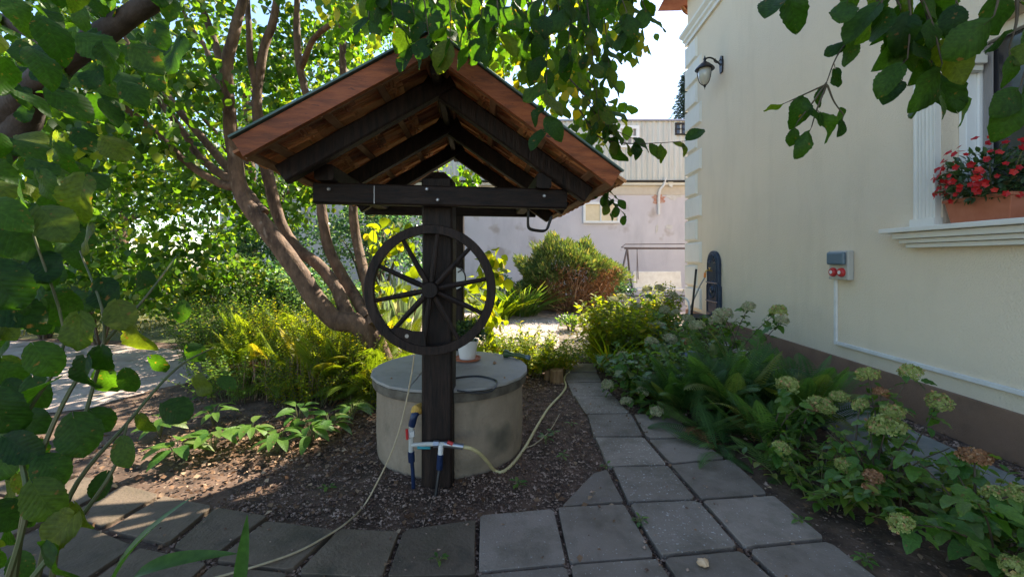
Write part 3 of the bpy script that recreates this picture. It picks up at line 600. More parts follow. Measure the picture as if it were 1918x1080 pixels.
MB().tube([FW(0,1.32,.21), FW(0,1.22,.22)], .024, 8).build('connector', M['orange_plastic'], fh, True)
MB().tube(spline([FW(0,1.22,.22), FW(.05,1.0,.32), FW(.12,.5,.5), FW(.18,.1,.62), FW(.1,.04,.9), FW(-.3,.04,1.0)], 6), .014, 8).build('hose', M['steel'], fh, True)
loop = MB().tube(spline([WP(9.3,.35,.75), WP(9.2,.72,.70), WP(8.9,.80,.62), WP(8.6,.72,.60), WP(8.5,.35,.62)], 6), .018, 8).build('hoop', M['white_plastic'], None, True)
tag(loop, 'white curved pipe hoop standing in front of the fountain basin', 'pipe')
for px, y, lean, hgt, nm, lab in ((1291, 8.6, .05, 1.4, 'metal_stake', 'dark upright iron stake standing among the hydrangeas by the house corner'), ):
    a = P(px, 585, y); a.z = 0
    tag(MB().tube([a, a+Vector((.14,.0,hgt))], .022, 8).build(nm, M['iron'], None, True), lab, 'stake')

# terracotta window box with begonias
py0, py1 = 3.33, 3.87; pox = -.035
wb = thing('window_box', WP(3.6, 1.91, pox), 'terracotta window box full of red begonias on the window sill', 'planter')
def trough(y0, y1, z0, z1, wb_, wt, t):
    q = MB(); a = [WP(y0+.035, z0, pox+wb_), WP(y1-.035, z0, pox+wb_), WP(y1-.035, z0, pox-wb_), WP(y0+.035, z0, pox-wb_)]
    b_ = [WP(y0, z1, pox+wt), WP(y1, z1, pox+wt), WP(y1, z1, pox-wt), WP(y0, z1, pox-wt)]
    c = [WP(y0+t, z1, pox+wt-t), WP(y1-t, z1, pox+wt-t), WP(y1-t, z1, pox-wt+t), WP(y0+t, z1, pox-wt+t)]
    d = [p-Vector((0,0,.05)) for p in c]
    return q.add(a+b_+c+d, [(0,1,2,3)]+[(i,(i+1)%4,4+(i+1)%4,4+i) for i in range(4)]+[(4+i,4+(i+1)%4,8+(i+1)%4,8+i) for i in range(4)]+[(8+i,8+(i+1)%4,12+(i+1)%4,12+i) for i in range(4)]+[(12,13,14,15)])
tr = trough(py0, py1, 1.912, 2.115, .075, .10, .014).build('planter_box', M['terracotta'], wb, bevel=.006)
rim = MB()
for y0_, y1_, o0, o1 in ((py0-.008, py1+.008, pox+.088, pox+.112), (py0-.008, py1+.008, pox-.112, pox-.088), (py0-.008, py0+.014, pox-.088, pox+.088), (py1-.014, py1+.008, pox-.088, pox+.088)):
    rim.prism([WP(y0_, 2.10, o0), WP(y1_, 2.10, o0), WP(y1_, 2.10, o1), WP(y0_, 2.10, o1)], (0,0,.028))
rim.build('rim', M['terracotta'], tr, bevel=.004)
n = 900; c = np.array([WP(3.57, 2.28, .0)]*n); u = unit(rnd(n)); pos = c+u*np.array([.19,.35,.24])*(.5+.5*RN.random((n,1))); pos = pos[pos[:,2] > 2.09]; u = pos-np.array(WP(3.57,2.2,0)); m = len(pos)
mass('foliage', T_OVAL, pos, unit(u)+rnd(m,.6), rnd(m,.5)+np.array([0,0,1.]), .035+.035*RN.random(m), M['begonia_leaf'], wb)
pet = MB()
for k in range(5):
    a = 2*PI*k/5; c_, s_ = math.cos(a), math.sin(a); pw = .95
    pet.add([(0,0,0),(c_*.5-s_*pw*.5, s_*.5+c_*pw*.5, .18),(c_, s_, .12+.1*(k%2)),(c_*.5+s_*pw*.5, s_*.5-c_*pw*.5, .18)], [(0,1,2,3)])
pm = pet.mesh('flower', M['begonia'])
for k in range(105):
    u = Vector((random.gauss(0,1), random.gauss(0,1), random.gauss(.25,.8))).normalized()
    if u.x > .5: u.x = -u.x
    p = WP(3.55, 2.29, .02)+Vector((u.x*.23, u.y*.37, u.z*.31))*random.uniform(.85,1.12)
    if p.z < 2.09: continue
    z = (u+Vector((-.4,-.4,.2))+Vector((random.gauss(0,.3),random.gauss(0,.3),random.gauss(0,.3)))).normalized()
    put('flower', pm, wb, frame(p, z.orthogonal(), z, random.uniform(.019,.034)))
q = MB()
for k in range(20):
    a = random.random()*2*PI; q.tube(spline([WP(3.4+.35*random.random(), 2.07, random.uniform(-.1,.03)), WP(3.57+.2*math.cos(a), 2.2, .08*math.sin(a)), WP(3.57+.34*math.cos(a), 2.3+random.uniform(-.12,.12), .18*math.sin(a))], 3), .004, 5)
q.build('stem', M['green_stem'], wb)

# ================================================================== NEIGHBOURING BUILDING
NY = 19.0
def NP(px, py, d=0): return P(px, py, NY)+Vector((0, -d, 0))
nb = thing('neighbour_building', (2, NY, 0), 'long lavender plastered building with corrugated upper storey behind the garden', 'building')
x0, x1 = -13, 12; ez = P(0, 341, NY).z; tz = P(0, 228, NY).z
MB().box(((x0+x1)/2, NY+2, ez/2), (x1-x0, 4, ez)).build('wall', M['lavender'], nb)
MB().box(((x0+x1)/2, NY-.02, P(0,356,NY).z), (x1-x0, .036, .40)).build('beige_band', M['beige_band'], nb)
MB().box(((x0+x1)/2, NY-.09, ez-.10), (x1-x0, .18, .12)).build('cornice', M['white_plaster'], nb, bevel=.02)
MB().box(((x0+x1)/2, NY-.14, ez+.005), (x1-x0, .30, .06)).build('eave_strip', M['iron'], nb)
vs_ = []; fs = []; nx = int((x1-x0)/.06)
for i in range(nx+1):
    x = x0+i*.06; k = i % 4; dy = (0, .045, .045, 0)[k]
    vs_ += [(x, NY-.05-dy, ez+.04), (x, NY-.05-dy, tz)]
fs = [(2*i, 2*i+2, 2*i+3, 2*i+1) for i in range(nx)]
MB().add(vs_, fs).build('corrugated_cladding', M['corrugated'], nb)
MB().box(((x0+x1)/2, NY+2, (ez+tz)/2+.03), (x1-x0-.1, 3.9, tz-ez-.06)).build('upper_storey', M['corrugated'], nb)
MB().box(((x0+x1)/2, NY-.09, tz+.03), (x1-x0, .16, .07)).build('coping', M['steel'], nb)
def nwin(pxa, pya, pxb, pyb, frm, gl, mull, nm='window', fw=.1, d=.10):
    a, b_ = NP(pxa, pya), NP(pxb, pyb); q = MB(); cx, cz = (a.x+b_.x)/2, (a.z+b_.z)/2; w_, h_ = b_.x-a.x, a.z-b_.z
    y = NY-d
    for (x, z, sx, sz) in ((cx, a.z, w_+fw, fw), (cx, b_.z, w_+fw, fw), (a.x, cz, fw, h_-fw), (b_.x, cz, fw, h_-fw)): q.box((x, y, z), (sx, .12, sz))
    for u, v in mull:
        if u is not None: q.box((a.x+w_*u, y, cz), (fw*.5, .09, h_-fw))
        else: q.box((cx, y+.003, a.z-h_*v), (w_-fw, .085, fw*.45))
    o = q.build(nm, frm, nb, bevel=.006)
    MB().box((cx, y+.03, cz), (w_-fw, .02, h_-fw)).build('pane', gl, o)
    return o
nwin(1094, 381, 1158, 416, M['white_paint'], M['glass_cream'], [(.48, 0)], d=.06)
nwin(1158, 240, 1193, 275, M['white_paint'], M['curtain'], [(None, .5)], fw=.14)
nwin(1264, 233, 1300, 253, M['iron'], M['glass'], [(.33, 0), (.66, 0), (None, .5)], fw=.06)
q = MB().tube(spline([NP(1243,335,.25), NP(1240,348,.22), NP(1233,362,.12), NP(1233,402,.06)], 5), .06, 8); q.build('drain_pipe', M['white_plastic'], nb, True)
q = MB()
q.prism([NP(1247,338,.2), NP(1259,338,.2), NP(1256,353,.2), NP(1251,350,.2)], (0,.03,0)); q.build('loose_flashing', M['white_plaster'], nb)
def patch(cx_, cy_, rx, ry, mt, seed, name):
    random.seed(seed); pts = []
    for k in range(18):
        a = 2*PI*k/18; r_ = random.uniform(.6, 1.1); pts.append(NP(cx_+rx*r_*math.cos(a), cy_+ry*r_*math.sin(a), .004))
    MB().prism(pts, (0, -.012, 0)).build(name, mt, nb)
patch(1233, 373, 14, 11, M['brick_patch'], 1, 'bare_brick_patch'); patch(1262, 366, 16, 9, M['grey_patch'], 2, 'bare_render_patch'); patch(1253, 425, 8, 5, M['grey_patch'], 3, 'bare_render_patch'); patch(1230,428,3,10,M['grey_patch'],4,'bare_render_patch')
random.seed(21)
# garden swing frame
SW = thing('garden_swing', P(1225, 560, 15.2)*Vector((1,1,0)) if False else (4.9, 15.2, 0), 'bare dark metal garden swing frame with white seat in front of the lavender wall', 'garden swing')
sx0, sx1, sy, st = 4.1, 6.6, 15.2, 1.98
q = MB(); q.tube([(sx0-.1, sy, st), (sx1+.3, sy, st)], .035, 8); q.build('top_rail', M['swing_steel'], SW, True)
q = MB().tube([(sx0-.35, sy-.55, st+.02), (sx0-.1, sy-.1, st+.14), (sx1+.4, sy-.1, st+.16)], .018, 6); q.tube([(sx0-.35, sy-.55, st+.02), (sx1+.2, sy-.6, st-.02)], .016, 6); q.build('canopy_frame', M['swing_steel'], SW, True)
for x in (sx0, sx1):
    for s_ in (-1, 1): MB().tube(spline([(x, sy, st), (x+s_*.26-.06, sy+s_*.35, .95), (x+s_*.50-.06, sy+s_*.62, .02)], 4), .036, 8).build('leg', M['swing_steel'], SW, True)
    MB().tube([(x-.34, sy-.36, .85), (x+.22, sy+.36, .85)], .02, 6).build('brace', M['swing_steel'], SW, True)
for x in (sx0+.35, sx1-.2):
    q = MB(); q.tube([(x, sy, st), (x-.08, sy-.25, .75)], .012, 6); q.tube([(x, sy, st), (x+.12, sy+.25, .85)], .012, 6); q.build('hanger', M['swing_steel'], SW, True)
MB().box((5.25, sy+.28, .85), (1.75, .09, .62), Matrix.Rotation(R(-10), 3, 'X')).build('backrest', M['white_plastic'], SW, bevel=.03)
MB().box((5.25, sy-.02, .52), (1.75, .5, .09)).build('seat', M['white_plastic'], SW, bevel=.03)

# ================================================================== THE WELL
wc = Vector((-.53, 3.72, 0))
well = thing('well', wc, 'round beige concrete well ring closed with a pale flat lid', 'well')
prof = [(.600,-.05),(.615,.02),(.622,.20),(.620,.40),(.618,.555)]
MB().lathe(prof, wc, 56).build('ring', M['concrete'], well, True)
MB().lathe([(.60,.555),(.648,.562),(.655,.58),(.655,.628),(.645,.636),(.60,.637)], wc, 56).build('collar', M['collar'], well, True)
q = MB(); pts = []
for k in range(22):
    a = 2*PI*k/22+.1; r_ = .668+random.uniform(-.006, .004); pts.append(wc+Vector((r_*math.cos(a), r_*math.sin(a), .638)))
lf = [p for p in pts if p.x < wc.x-.20]; rt = [p for p in pts if p.x >= wc.x-.20]
def half(side):
    ps = [p for p in pts if (p.x < wc.x-.22) == side]; ps.sort(key=lambda p: math.atan2(p.y-wc.y, (p.x-wc.x+(.5 if side else -.2))))
    yy = math.sqrt(.66**2-.22**2); xx = wc.x-.22+(-.002 if side else .002)
    ps += [Vector((xx, wc.y+yy, .638)), Vector((xx, wc.y-yy, .638))]
    cx_ = sum(p.x for p in ps)/len(ps); ps.sort(key=lambda p: math.atan2(p.y-wc.y, p.x-cx_)); return ps
for sd in (True, False): MB().prism(half(sd), (0,0,.022)).build('lid', M['lid'], well, bevel=.004)
ZL = .660
# loose things on the lid
pp = Vector((-.415, 3.98, ZL))
pot = thing('flower_pot', pp, 'white flower pot with terracotta saucer and dark plant on the well lid', 'flower pot')
MB().lathe([(.085,.002),(.118,.008),(.128,.026),(.120,.026),(.108,.014)], pp, 28).build('saucer', M['terracotta'], pot, True)
pt = MB().lathe([(.072,.016),(.095,.165),(.103,.168),(.104,.190),(.096,.190),(.088,.165)], pp, 28, close=False).build('pot', M['white_plastic'], pot, True)
MB().lathe([(.086,.160),(.0,.165)], pp, 20, close=False).build('potting_soil', M['soil'], pot)
n = 520; u = unit(rnd(n)); u[:,2] = np.abs(u[:,2])*.9-.15; pos = np.array(pp)+np.array([0,.0,.235])+u*np.array([.20,.17,.17])*(.35+.65*RN.random((n,1)))
pos = pos[pos[:,2] > ZL+.10]; m = len(pos)
mass('foliage', T_MID, pos, unit(pos-np.array(pp+Vector((0,0,.2))))+rnd(m,.5), rnd(m,.5)+np.array([0,0,1.]), .022+.025*RN.random(m), M['begonia_leaf'], pot)
q = MB()
for k in range(9):
    a = k*.7; q.tube(spline([pp+Vector((0,0,.16)), pp+Vector((.05*math.cos(a),.05*math.sin(a),.26)), pp+Vector((.15*math.cos(a),.13*math.sin(a),.33))], 3), .004, 5)
q.build('stem', M['green_stem'], pot)
# hose nozzle
a = Vector((-.065, 4.10, ZL+.035)); b_ = Vector((.165, 3.98, ZL+.022))
nz = thing('spray_nozzle', a, 'green and black hose spray gun lying on the well lid', 'hose nozzle')
MB().tube([a, a.lerp(b_, .10), a.lerp(b_, .16), a.lerp(b_, .34)], [.038,.036,.025,.018], 14).build('spray_head', M['green_plastic'], nz, True)
MB().tube(spline([a.lerp(b_, .33), a.lerp(b_, .6)+Vector((0,0,.006)), a.lerp(b_, .86)], 4), [.018,.017,.018,.02,.021,.02,.019,.018,.017], 12).build('handle', M['green_plastic'], nz, True)
MB().tube(spline([a.lerp(b_, .40)+Vector((.01,.022,.0)), a.lerp(b_, .62)+Vector((.02,.042,-.006)), a.lerp(b_, .85)+Vector((.02,.04,-.01))], 4), .006, 8).build('trigger', M['black_rubber'], nz, True)
MB().tube([a.lerp(b_, .86), a.lerp(b_, 1.0)], [.021,.021], 12).build('coupling', M['bluegrey_plastic'], nz, True)
MB().tube([a-(b_-a)*.012, a], [.040,.040], 14).build('spray_face', M['black_rubber'], nz, True)
# black cable loop
cz = ZL+.006
def LP(px, py, z=cz): return G(px, py, z)
cb = MB().tube(spline([LP(838,712), LP(862,706), LP(895,704), LP(922,709), LP(931,716), P(922,731,3.08), P(905,735,3.07), P(880,735,3.06), P(856,731,3.06)], 7), .0075, 8)
tag(cb.build('black_cable', M['black_rubber'], None, True), 'thin black cable looped over the front rim of the well lid', 'cable')
for i, (px, py, lab) in enumerate(((926,681,'small dark snail shell lying on the lid right of the flower pot'), (945,708,'dark crumb of bark on the right part of the lid'), (733,709,'dark crumb lying on the left part of the lid'))):
    c = G(px, py, ZL); r_ = (.016,.008,.008)[i]
    q = MB().lathe([(.2*r_,0),(r_,.3*r_),(r_*.95,.8*r_),(r_*.4,1.3*r_),(.05*r_,1.5*r_)], c, 9); q.v = [tuple(Vector(v)+Vector((random.uniform(-.15,.15)*r_,)*3)) for v in q.v]
    tag(q.build(('snail_shell','bark_crumb','bark_crumb')[i], M['dead'], None, True), lab, ('shell','crumb','crumb')[i])

# ================================================================== THE SHELTER OVER THE WELL
sh = thing('well_shelter', (-.52, 3.7, 0), 'dark timber shelter with tiled gable roof on two posts over the well', 'well shelter')
A0 = Vector((-.44, 2.4, 2.845)); RD = Vector((-.075, 1, 0)).normalized(); LEN = 2.35
ELP = Vector((-1.42, 2.21, 2.200)); ERP = Vector((.655, 2.65, 2.125))
aL = ELP-A0; aR = ERP-A0
nL = aL.cross(RD).normalized(); nL = nL if nL.z > 0 else -nL
nR = aR.cross(RD).normalized(); nR = nR if nR.z > 0 else -nR
def RP(side, s, t, off=0):
    a, n_ = (aL, nL) if side < 0 else (aR, nR); return A0+a*s+RD*t+n_*off
# posts
def post(base, top, wd, taper_top=True):
    q = MB(); a = Vector(base); h = top; hw = wd/2; c = .014
    sec = [(-hw+c,-hw),(hw-c,-hw),(hw,-hw+c),(hw,hw-c),(hw-c,hw),(-hw+c,hw),(-hw,hw-c),(-hw,-hw+c)]
    lv = [(-.1,1),(h*.25,1),(h*.5,1.0),(h*.75,1),(h-.06,1),(h-.055,.93),(h,.42)]
    vs_ = [(a.x+x*k+.008*noise.noise(Vector((z*2, x, 0))), a.y+y*k, z) for z, k in lv for x, y in sec]
    m = len(lv); q.add(vs_, [(i*8+k, i*8+(k+1)%8, (i+1)*8+(k+1)%8, (i+1)*8+k) for i in range(m-1) for k in range(8)]+[tuple(range((m-1)*8, m*8))])
    return q
post((-.525, 3.09, 0), 2.22, .215).build('front_post', M['dark_wood'], sh)
post((-.60, 4.56, 0), 2.24, .17).build('rear_post', M['dark_wood'], sh)
# cross beams (notched round the posts: one on the front face each)
fbL, fbR = Vector((-1.29, 2.80, 2.03)), Vector((.375, 2.99, 2.015))
q = MB().beam(fbL, fbR, .085, .135); q.build('front_beam', M['dark_wood_x'], sh)
MB().beam((-1.50, 4.50-.14, 2.11), (.25, 4.75-.14, 2.11), .07, .115).build('rear_beam', M['dark_wood_x'], sh)
# length-wise plates
plL = [Vector((-1.19, 2.70, 2.150)), Vector((-1.19, 2.70, 2.150))+RD*2.15]; plR = [Vector((.215, 2.86, 2.125)), Vector((.215, 2.86, 2.125))+RD*1.95]
MB().beam(*plL, .12, .10).build('wall_plate', M['dark_wood'], sh); MB().beam(*plR, .10, .10).build('wall_plate', M['dark_wood'], sh)
# rafters: three pairs
RT = .115; ROFF = -.080
for k, t in enumerate((.30, 1.08, 1.88)):
    for s in (-1, 1):
        s0, s1 = (.985 if s < 0 else .96), .0
        a = RP(s, s0, t, ROFF-RT/2+.0); b_ = RP(s, .0, t, ROFF-RT/2)
        if s > 0: b_ = b_+RD*.002
        n_ = nL if s < 0 else nR
        MB().beam(b_, a, .085, RT, n_).build('rafter', M['dark_wood'], sh)
MB().beam(A0+RD*.06+Vector((0,0,-.11)), A0+RD*(LEN-.05)+Vector((0,0,-.11)), .05, .14).build('ridge_board', M['dark_wood'], sh)
# battens and tiles
rows = [.05, .33, .61, .89]
for s in (-1, 1):
    for r_ in (.07, .34, .62, .90, 1.0):
        MB().beam(RP(s, r_, .035, -.060), RP(s, r_, LEN, -.060), .045, .032, nL if s < 0 else nR).build('batten', M['batten'], sh)
TW = .203; nt_ = int((LEN-.03)/TW)
L1 = aL.length
def tile_mesh(name, mt, Lt):
    # pan tile: slab with a raised side roll and two lugs below. local x = across (ridge direction), y = down slope, z = up
    q = MB(); sec = [(-.100,.0),(-.060,-.004),(.0,-.006),(.05,-.003),(.070,.016),(.088,.024),(.104,.012)]
    th = .014; n_ = len(sec); ys = [(0,0),(Lt,0)]
    vs_ = [(x, y, z) for y in (0, Lt) for x, z in sec]+[(x, y, z-th) for y in (0, Lt) for x, z in sec]
    T = 0; Bm = 2*n_
    fs = [(i, i+1, n_+i+1, n_+i) for i in range(n_-1)]+[(Bm+i, Bm+n_+i, Bm+n_+i+1, Bm+i+1) for i in range(n_-1)]
    fs += [(i, Bm+i, Bm+i+1, i+1) for i in range(n_-1)]+[(n_+i, n_+i+1, Bm+n_+i+1, Bm+n_+i) for i in range(n_-1)]
    fs += [(0, n_, Bm+n_, Bm), (n_-1, Bm+n_-1, Bm+2*n_-1, 2*n_-1)]
    q.add(vs_, fs)
    for yy in (.035, .06, Lt-.03): q.box((-.01, yy, -th-.011), (.13, .010, .016))
    q.box((-.075, Lt*.5, -th-.010), (.010, Lt*.7, .012)); q.box((.045, Lt*.5, -th-.010), (.010, Lt*.7, .012))
    return q.mesh(name, mt)
for s, a in ((-1, aL), (1, aR)):
    Ls = a.length; step = Ls*.27; tms = [tile_mesh('roof_tile', M['tile'], step+.075), tile_mesh('roof_tile', M['tile_old'], step+.075)]
    for r_ in range(4):
        for c_ in range(nt_):
            s0 = (.0, .25, .50, .75)[r_]*.985-.01
            p = RP(s, s0, .06+TW*(c_+.5), -.012+random.uniform(-.002,.002)); y = a.normalized(); n_ = nL if s < 0 else nR
            tilt = Matrix.Rotation(R(2.6)*(1), 4, 'X')
            x = y.cross(n_).normalized(); m_ = Matrix(((x.x, y.x, n_.x), (x.y, y.y, n_.y), (x.z, y.z, n_.z))).to_4x4()
            put('roof_tile', tms[int(random.random() < .3)], sh, Matrix.Translation(p) @ m_ @ tilt @ Matrix.Rotation(R(random.uniform(-.8,.8)), 4, 'Z'))
for k in range(7):                                               # ridge tiles
    t0 = .02+k*.335; q = MB(); sec = [(.115*math.cos(a), .075*math.sin(a)) for a in [PI*(.04+.92*i/8) for i in range(9)]]
    X = Vector((0,0,1)).cross(RD).normalized(); vs_ = []
    for t, g in ((t0, 1), (t0+.34, 1.09)):
        for inn in (1, .88):
            vs_ += [A0+RD*t+X*(x*g*inn)+Vector((0,0,z*g*inn-.035)) for x, z in sec]
    fs = [(i, i+1, 18+i+1, 18+i) for i in range(8)]+[(9+i, 27+i, 27+i+1, 9+i+1) for i in range(8)]+[(i, 9+i, 10+i, i+1) for i in range(8)]+[(18+i, 19+i, 28+i, 27+i) for i in range(8)]
    q.add(vs_, fs).build('ridge_tile', M['tile_old'], sh)
# barge boards, lath and flashing, front and back
for t in (-.035, LEN+.02):
    for s in (-1, 1):
        n_ = nL if s < 0 else nR; bt = .102
        o = MB().beam(RP(s, -.01 if s > 0 else 0, t, -bt/2+.005), RP(s, 1.0, t, -bt/2+.005), .03, bt, n_, .06).build('barge_board', M['barge'], sh)
        MB().beam(RP(s, .0, t+.005, .016), RP(s, 1.005, t+.005, .016), .075, .012, n_).build('flashing', M['flashing'], sh)
        MB().beam(RP(s, .06, t+(.033 if t < 0 else -.033), -bt+.02), RP(s, 1.0, t+(.033 if t < 0 else -.033), -bt+.02), .024, .024, n_).build('lath', M['batten'], sh)
for bx_, by_, bz_ in ((-.56, 2.822, 2.06), (-.49, 2.830, 1.99), (-1.18, 2.765, 2.05), (.22, 2.925, 2.03)):
    MB().lathe([(.012,0),(.012,.006),(.006,.010)], (bx_, by_-.012, bz_), 8, Matrix.Rotation(R(90), 3, 'X')).build('bolt_head', M['steel'], sh)
q = MB().tube([P(701,392-44,2.745), P(701,381,2.745)], .003, 6); q.build('nail_wire', M['steel'], sh)
# double hook under the right end of the beam
hb = Vector((.115, 3.0, 1.955)); hk = thing('double_hook', hb, 'black double wire hook hanging under the right end of the front beam', 'hook')
for k, dy in enumerate((0, .10)):
    o_ = Vector((.0, dy, 0)); q = MB().tube(spline([hb+o_+Vector((0,0,.02)), hb+o_+Vector((0,0,-.04)), hb+o_+Vector((.0,0,-.115)), hb+o_+Vector((.02,0,-.143)), hb+o_+Vector((.09,0,-.155)), hb+o_+Vector((.125,0,-.150)), hb+o_+Vector((.142,0,-.125)), hb+o_+Vector((.165,0,-.055))], 4), .0075, 8); q.build('prong', M['iron'], hk, True)
MB().tube([hb+Vector((0,.0,-.02)), hb+Vector((0,.10,-.02))], .006, 8).build('crossbar', M['iron'], hk, True)

# spoked wheel on the front post
wh = Vector((-.548, 2.885, 1.393)); wl = thing('spoked_wheel', wh, 'large dark wooden spoked wheel mounted on the front post', 'wheel')
WR = .438; Rx = Matrix.Rotation(R(90), 3, 'X'); Rz = Matrix.Rotation(R(3), 3, 'Z')
RM = Rz @ Rx
MB().lathe([(WR-.058,-.028),(WR-.004,-.028),(WR,-.024),(WR,.024),(WR-.004,.028),(WR-.058,.028),(WR-.062,.0),(WR-.058,-.028)], wh, 96, RM, close=False).build('rim', M['dark_wood'], wl, True)
MB().lathe([(.001,-.034),(.030,-.034),(.040,-.026),(.056,-.022),(.056,.05),(.05,.06),(.001,.06)], wh, 24, RM).build('hub', M['dark_wood'], wl, True)
for a in (11, 47, 83, 119, 155, 191, 227, 263, 299, 335):
    d = RM @ Vector((math.cos(R(a)), math.sin(R(a)), 0)); MB().tube([wh+d*.03, wh+d*.13, wh+d*.28, wh+d*(WR-.05)], [.016,.021,.016,.014], 8).build('spoke', M['dark_wood'], wl, True)
pts = [wh+RM @ Vector((r_*math.cos(R(a)), r_*math.sin(R(a)), -.018)) for r_, a in ((WR-.05,226),(WR-.05,236),(WR-.05,248),(WR-.05,266),(.285,262),(.305,246),(.330,229))]
MB().prism(pts, RM @ Vector((0,0,.036))).build('rim_patch', M['dark_wood'], wl, bevel=.003)
c = wh+RM @ Vector((.345*math.cos(R(243)), .345*math.sin(R(243)), .019))
MB().lathe([(.013,0),(.013,.004),(.006,.004)], c, 14, RM).build('bolt_washer', M['steel'], wl)
# round dial on the rear post
dc = P(849, 521, 4.44); dl = thing('round_dial', dc, 'round white dial with black mark on the rear post behind the wheel', 'dial')
MB().lathe([(.130,0),(.134,.012),(.128,.026),(.120,.026),(.120,.012)], dc+Vector((0,.026,0)), 32, Rx, close=False).build('rim', M['iron'], dl, True)
MB().lathe([(.119,.008),(.119,.012)], dc+Vector((0,.026,0)), 32, Rx).build('face', M['face'], dl)
MB().beam(dc+Vector((.045,.010,.060)), dc+Vector((.085,.010,.085)), .008, .012).build('pointer', M['iron'], dl)

# pipework at the foot of the post
pw = thing('pipework', P(776, 905, 3.02), 'white and blue water pipes with red valve handles at the foot of the front post', 'pipes')
yp = 2.985; 
def tb(name, pts, r_, mt, n=10): return MB().tube(pts, r_, n).build(name, mt, pw, True)
tb('foam_plug', [P(789,764,3.07), P(778,768,3.0), P(772,772,2.98)], [.04,.035,.015], M['foam'])
tb('elbow', spline([P(786,768,3.06), P(777,776,yp), P(771,797,yp)], 5), .025, M['blue_plastic'])
v1 = tb('pipe', [P(771,797,yp), P(770,845,yp)], .018, M['grey_plastic'])
tb('union_nut', [P(770,806,yp), P(770,816,yp)], .027, M['white_plastic'], 6)
tb('valve_handle', [P(762,803,yp-.03), P(763,822,yp-.03)], .010, M['red_plastic'])
tb('pipe', [P(770,833,yp), P(800,831,2.93), P(845,831,2.925)], .015, M['grey_plastic'])
tb('union_nut', [P(812,831,2.93), P(822,831,2.93)], .024, M['steel'], 6)
tb('valve_handle', [P(782,838,2.94), P(806,838,2.94)], .010, M['teal_plastic'])
tb('valve_body', [P(832,831,2.92), P(868,836,2.92)], .020, M['steel'])
tb('valve_handle', [P(838,827,2.89), P(848,831,2.89)], .012, M['red_plastic'])
tb('coupling', [P(770,845,yp), P(771,864,yp)], .023, M['blue_plastic'])
dn = G(777, 908); tb('down_pipe', spline([P(771,860,yp), P(773,880,yp), Vector((dn.x, yp, .0))], 4), .013, M['blue_plastic'])
tb('pipe', [P(826,832,2.92), P(825,852,2.92)], .018, M['white_plastic'])
tb('coupling', [P(825,850,2.92), P(823,878,2.92)], .022, M['blue_plastic'])
tb('down_pipe', spline([P(823,878,2.92), P(820,900,2.9), Vector((P(816,920,2.88).x, 2.88, .0))], 4), .011, M['black_rubber'])
hz = MB().tube(spline([P(868,836,2.92), P(884,840,2.93), P(901,851,3.0), P(916,868,3.1), P(926,880,3.2)]+[G(x, y, .014) for x, y in ((941,883),(962,866),(986,833),(1007,796),(1028,763),(1053,736),(1060,722),(1057,708),(1068,695),(1090,672))], 6), .0125, 10)
yh = hz.build('garden_hose', M['yellow_hose'], None, True); tag(yh, 'pale yellow garden hose running from the valve along the soil to the path', 'hose')
hz = MB().tube(spline([G(x, y, .012) for x, y in ((985,838),(1000,832),(1018,818),(1034,800),(1048,775))], 5), .005, 6)
tag(hz.build('dry_stem', M['cord'], None, True), 'thin dry twig lying beside the yellow hose', 'twig')
cdm = MB().tube(spline([P(776,664,2.86), P(771,700,2.85), P(757,770,2.82), P(738,835,2.79), P(712,892,2.77), G(683,944,.012)]+[G(x, y, .04) for x, y in ((652,976),(612,1003),(560,1031),(500,1053),(425,1075),(360,1092))], 7), .0055, 6)
tag(cdm.build('thin_cord', M['cord'], None, True), 'thin beige cord hanging from the wheel and trailing over the slabs to the lower left', 'cord')

# logs, nut shell
for px, py, r_, h, lab, lean in ((1043,716,.085,.17,'short round log stump standing by the path behind the well',0), (1027,710,.055,.13,'slimmer log stump leaning left of the round one',.05), (1094,588,.09,.25,'grey stump at the edge of the sunlit yard',0)):
    c = G(px, py); lt = thing('log_stump', c, lab, 'log')
    prof = [(r_*1.05,0),(r_,.4*h),(r_*.97,h*.97),(r_*.9,h)]; q = MB().lathe(prof, c, 16)
    q.v = [(v[0]+lean*v[2]-.04*r_*math.sin(v[1]*90), v[1]+.05*r_*math.sin(v[0]*80), v[2]) for v in q.v]; q.build('log_body', M['log'], lt, True)
c = G(1317, 1058, .030); ns = MB().lathe([(.001,0),(.022,.002),(.032,.012),(.030,.022),(.016,.031),(.001,.033)], c, 12, Matrix.Diagonal((1,.75,1)))
ns.v = [(v[0]+.004*math.sin(v[1]*400), v[1]+.005*math.sin(v[0]*300), v[2]) for v in ns.v]
tag(ns.build('nut_shell', M['nut'], None, True), 'pale brown nut shell lying on the slab at the bottom of the picture', 'nut shell')

# ================================================================== TREES
def limb(q, pts, rads, k=6, n=10, wob=.012):
    sp = spline(pts, k); rr = lerpl(rads, len(sp))
    sp = [p+Vector((noise.noise(p*3), noise.noise(p*3+Vector((9,0,0))), 0))*wob for p in sp]
    rr = [r_*(1+.10*noise.noise(p*7)) for r_, p in zip(rr, sp)]
    q.tube(sp, rr, n)
tree = thing('spreading_tree', (-1.45, 5.25, 0), 'many-stemmed tree leaning left behind the well with smooth reddish brown limbs', 'tree')
Y = 5.1
q = MB(); limb(q, [Vector((-1.38,5.3,-.1)), P(728,705,5.25), P(700,640,5.15), P(668,606,5.1), P(628,598,5.05), P(590,560,5.0)], [.155,.135,.13,.128,.118,.112], 6, 16); q.build('trunk', M['bark'], tree, True)
def LB(name, pts, r_, **k): q = MB(); limb(q, pts, r_, 6, 12, **k); return q.build(name, M['bark'], tree, True)
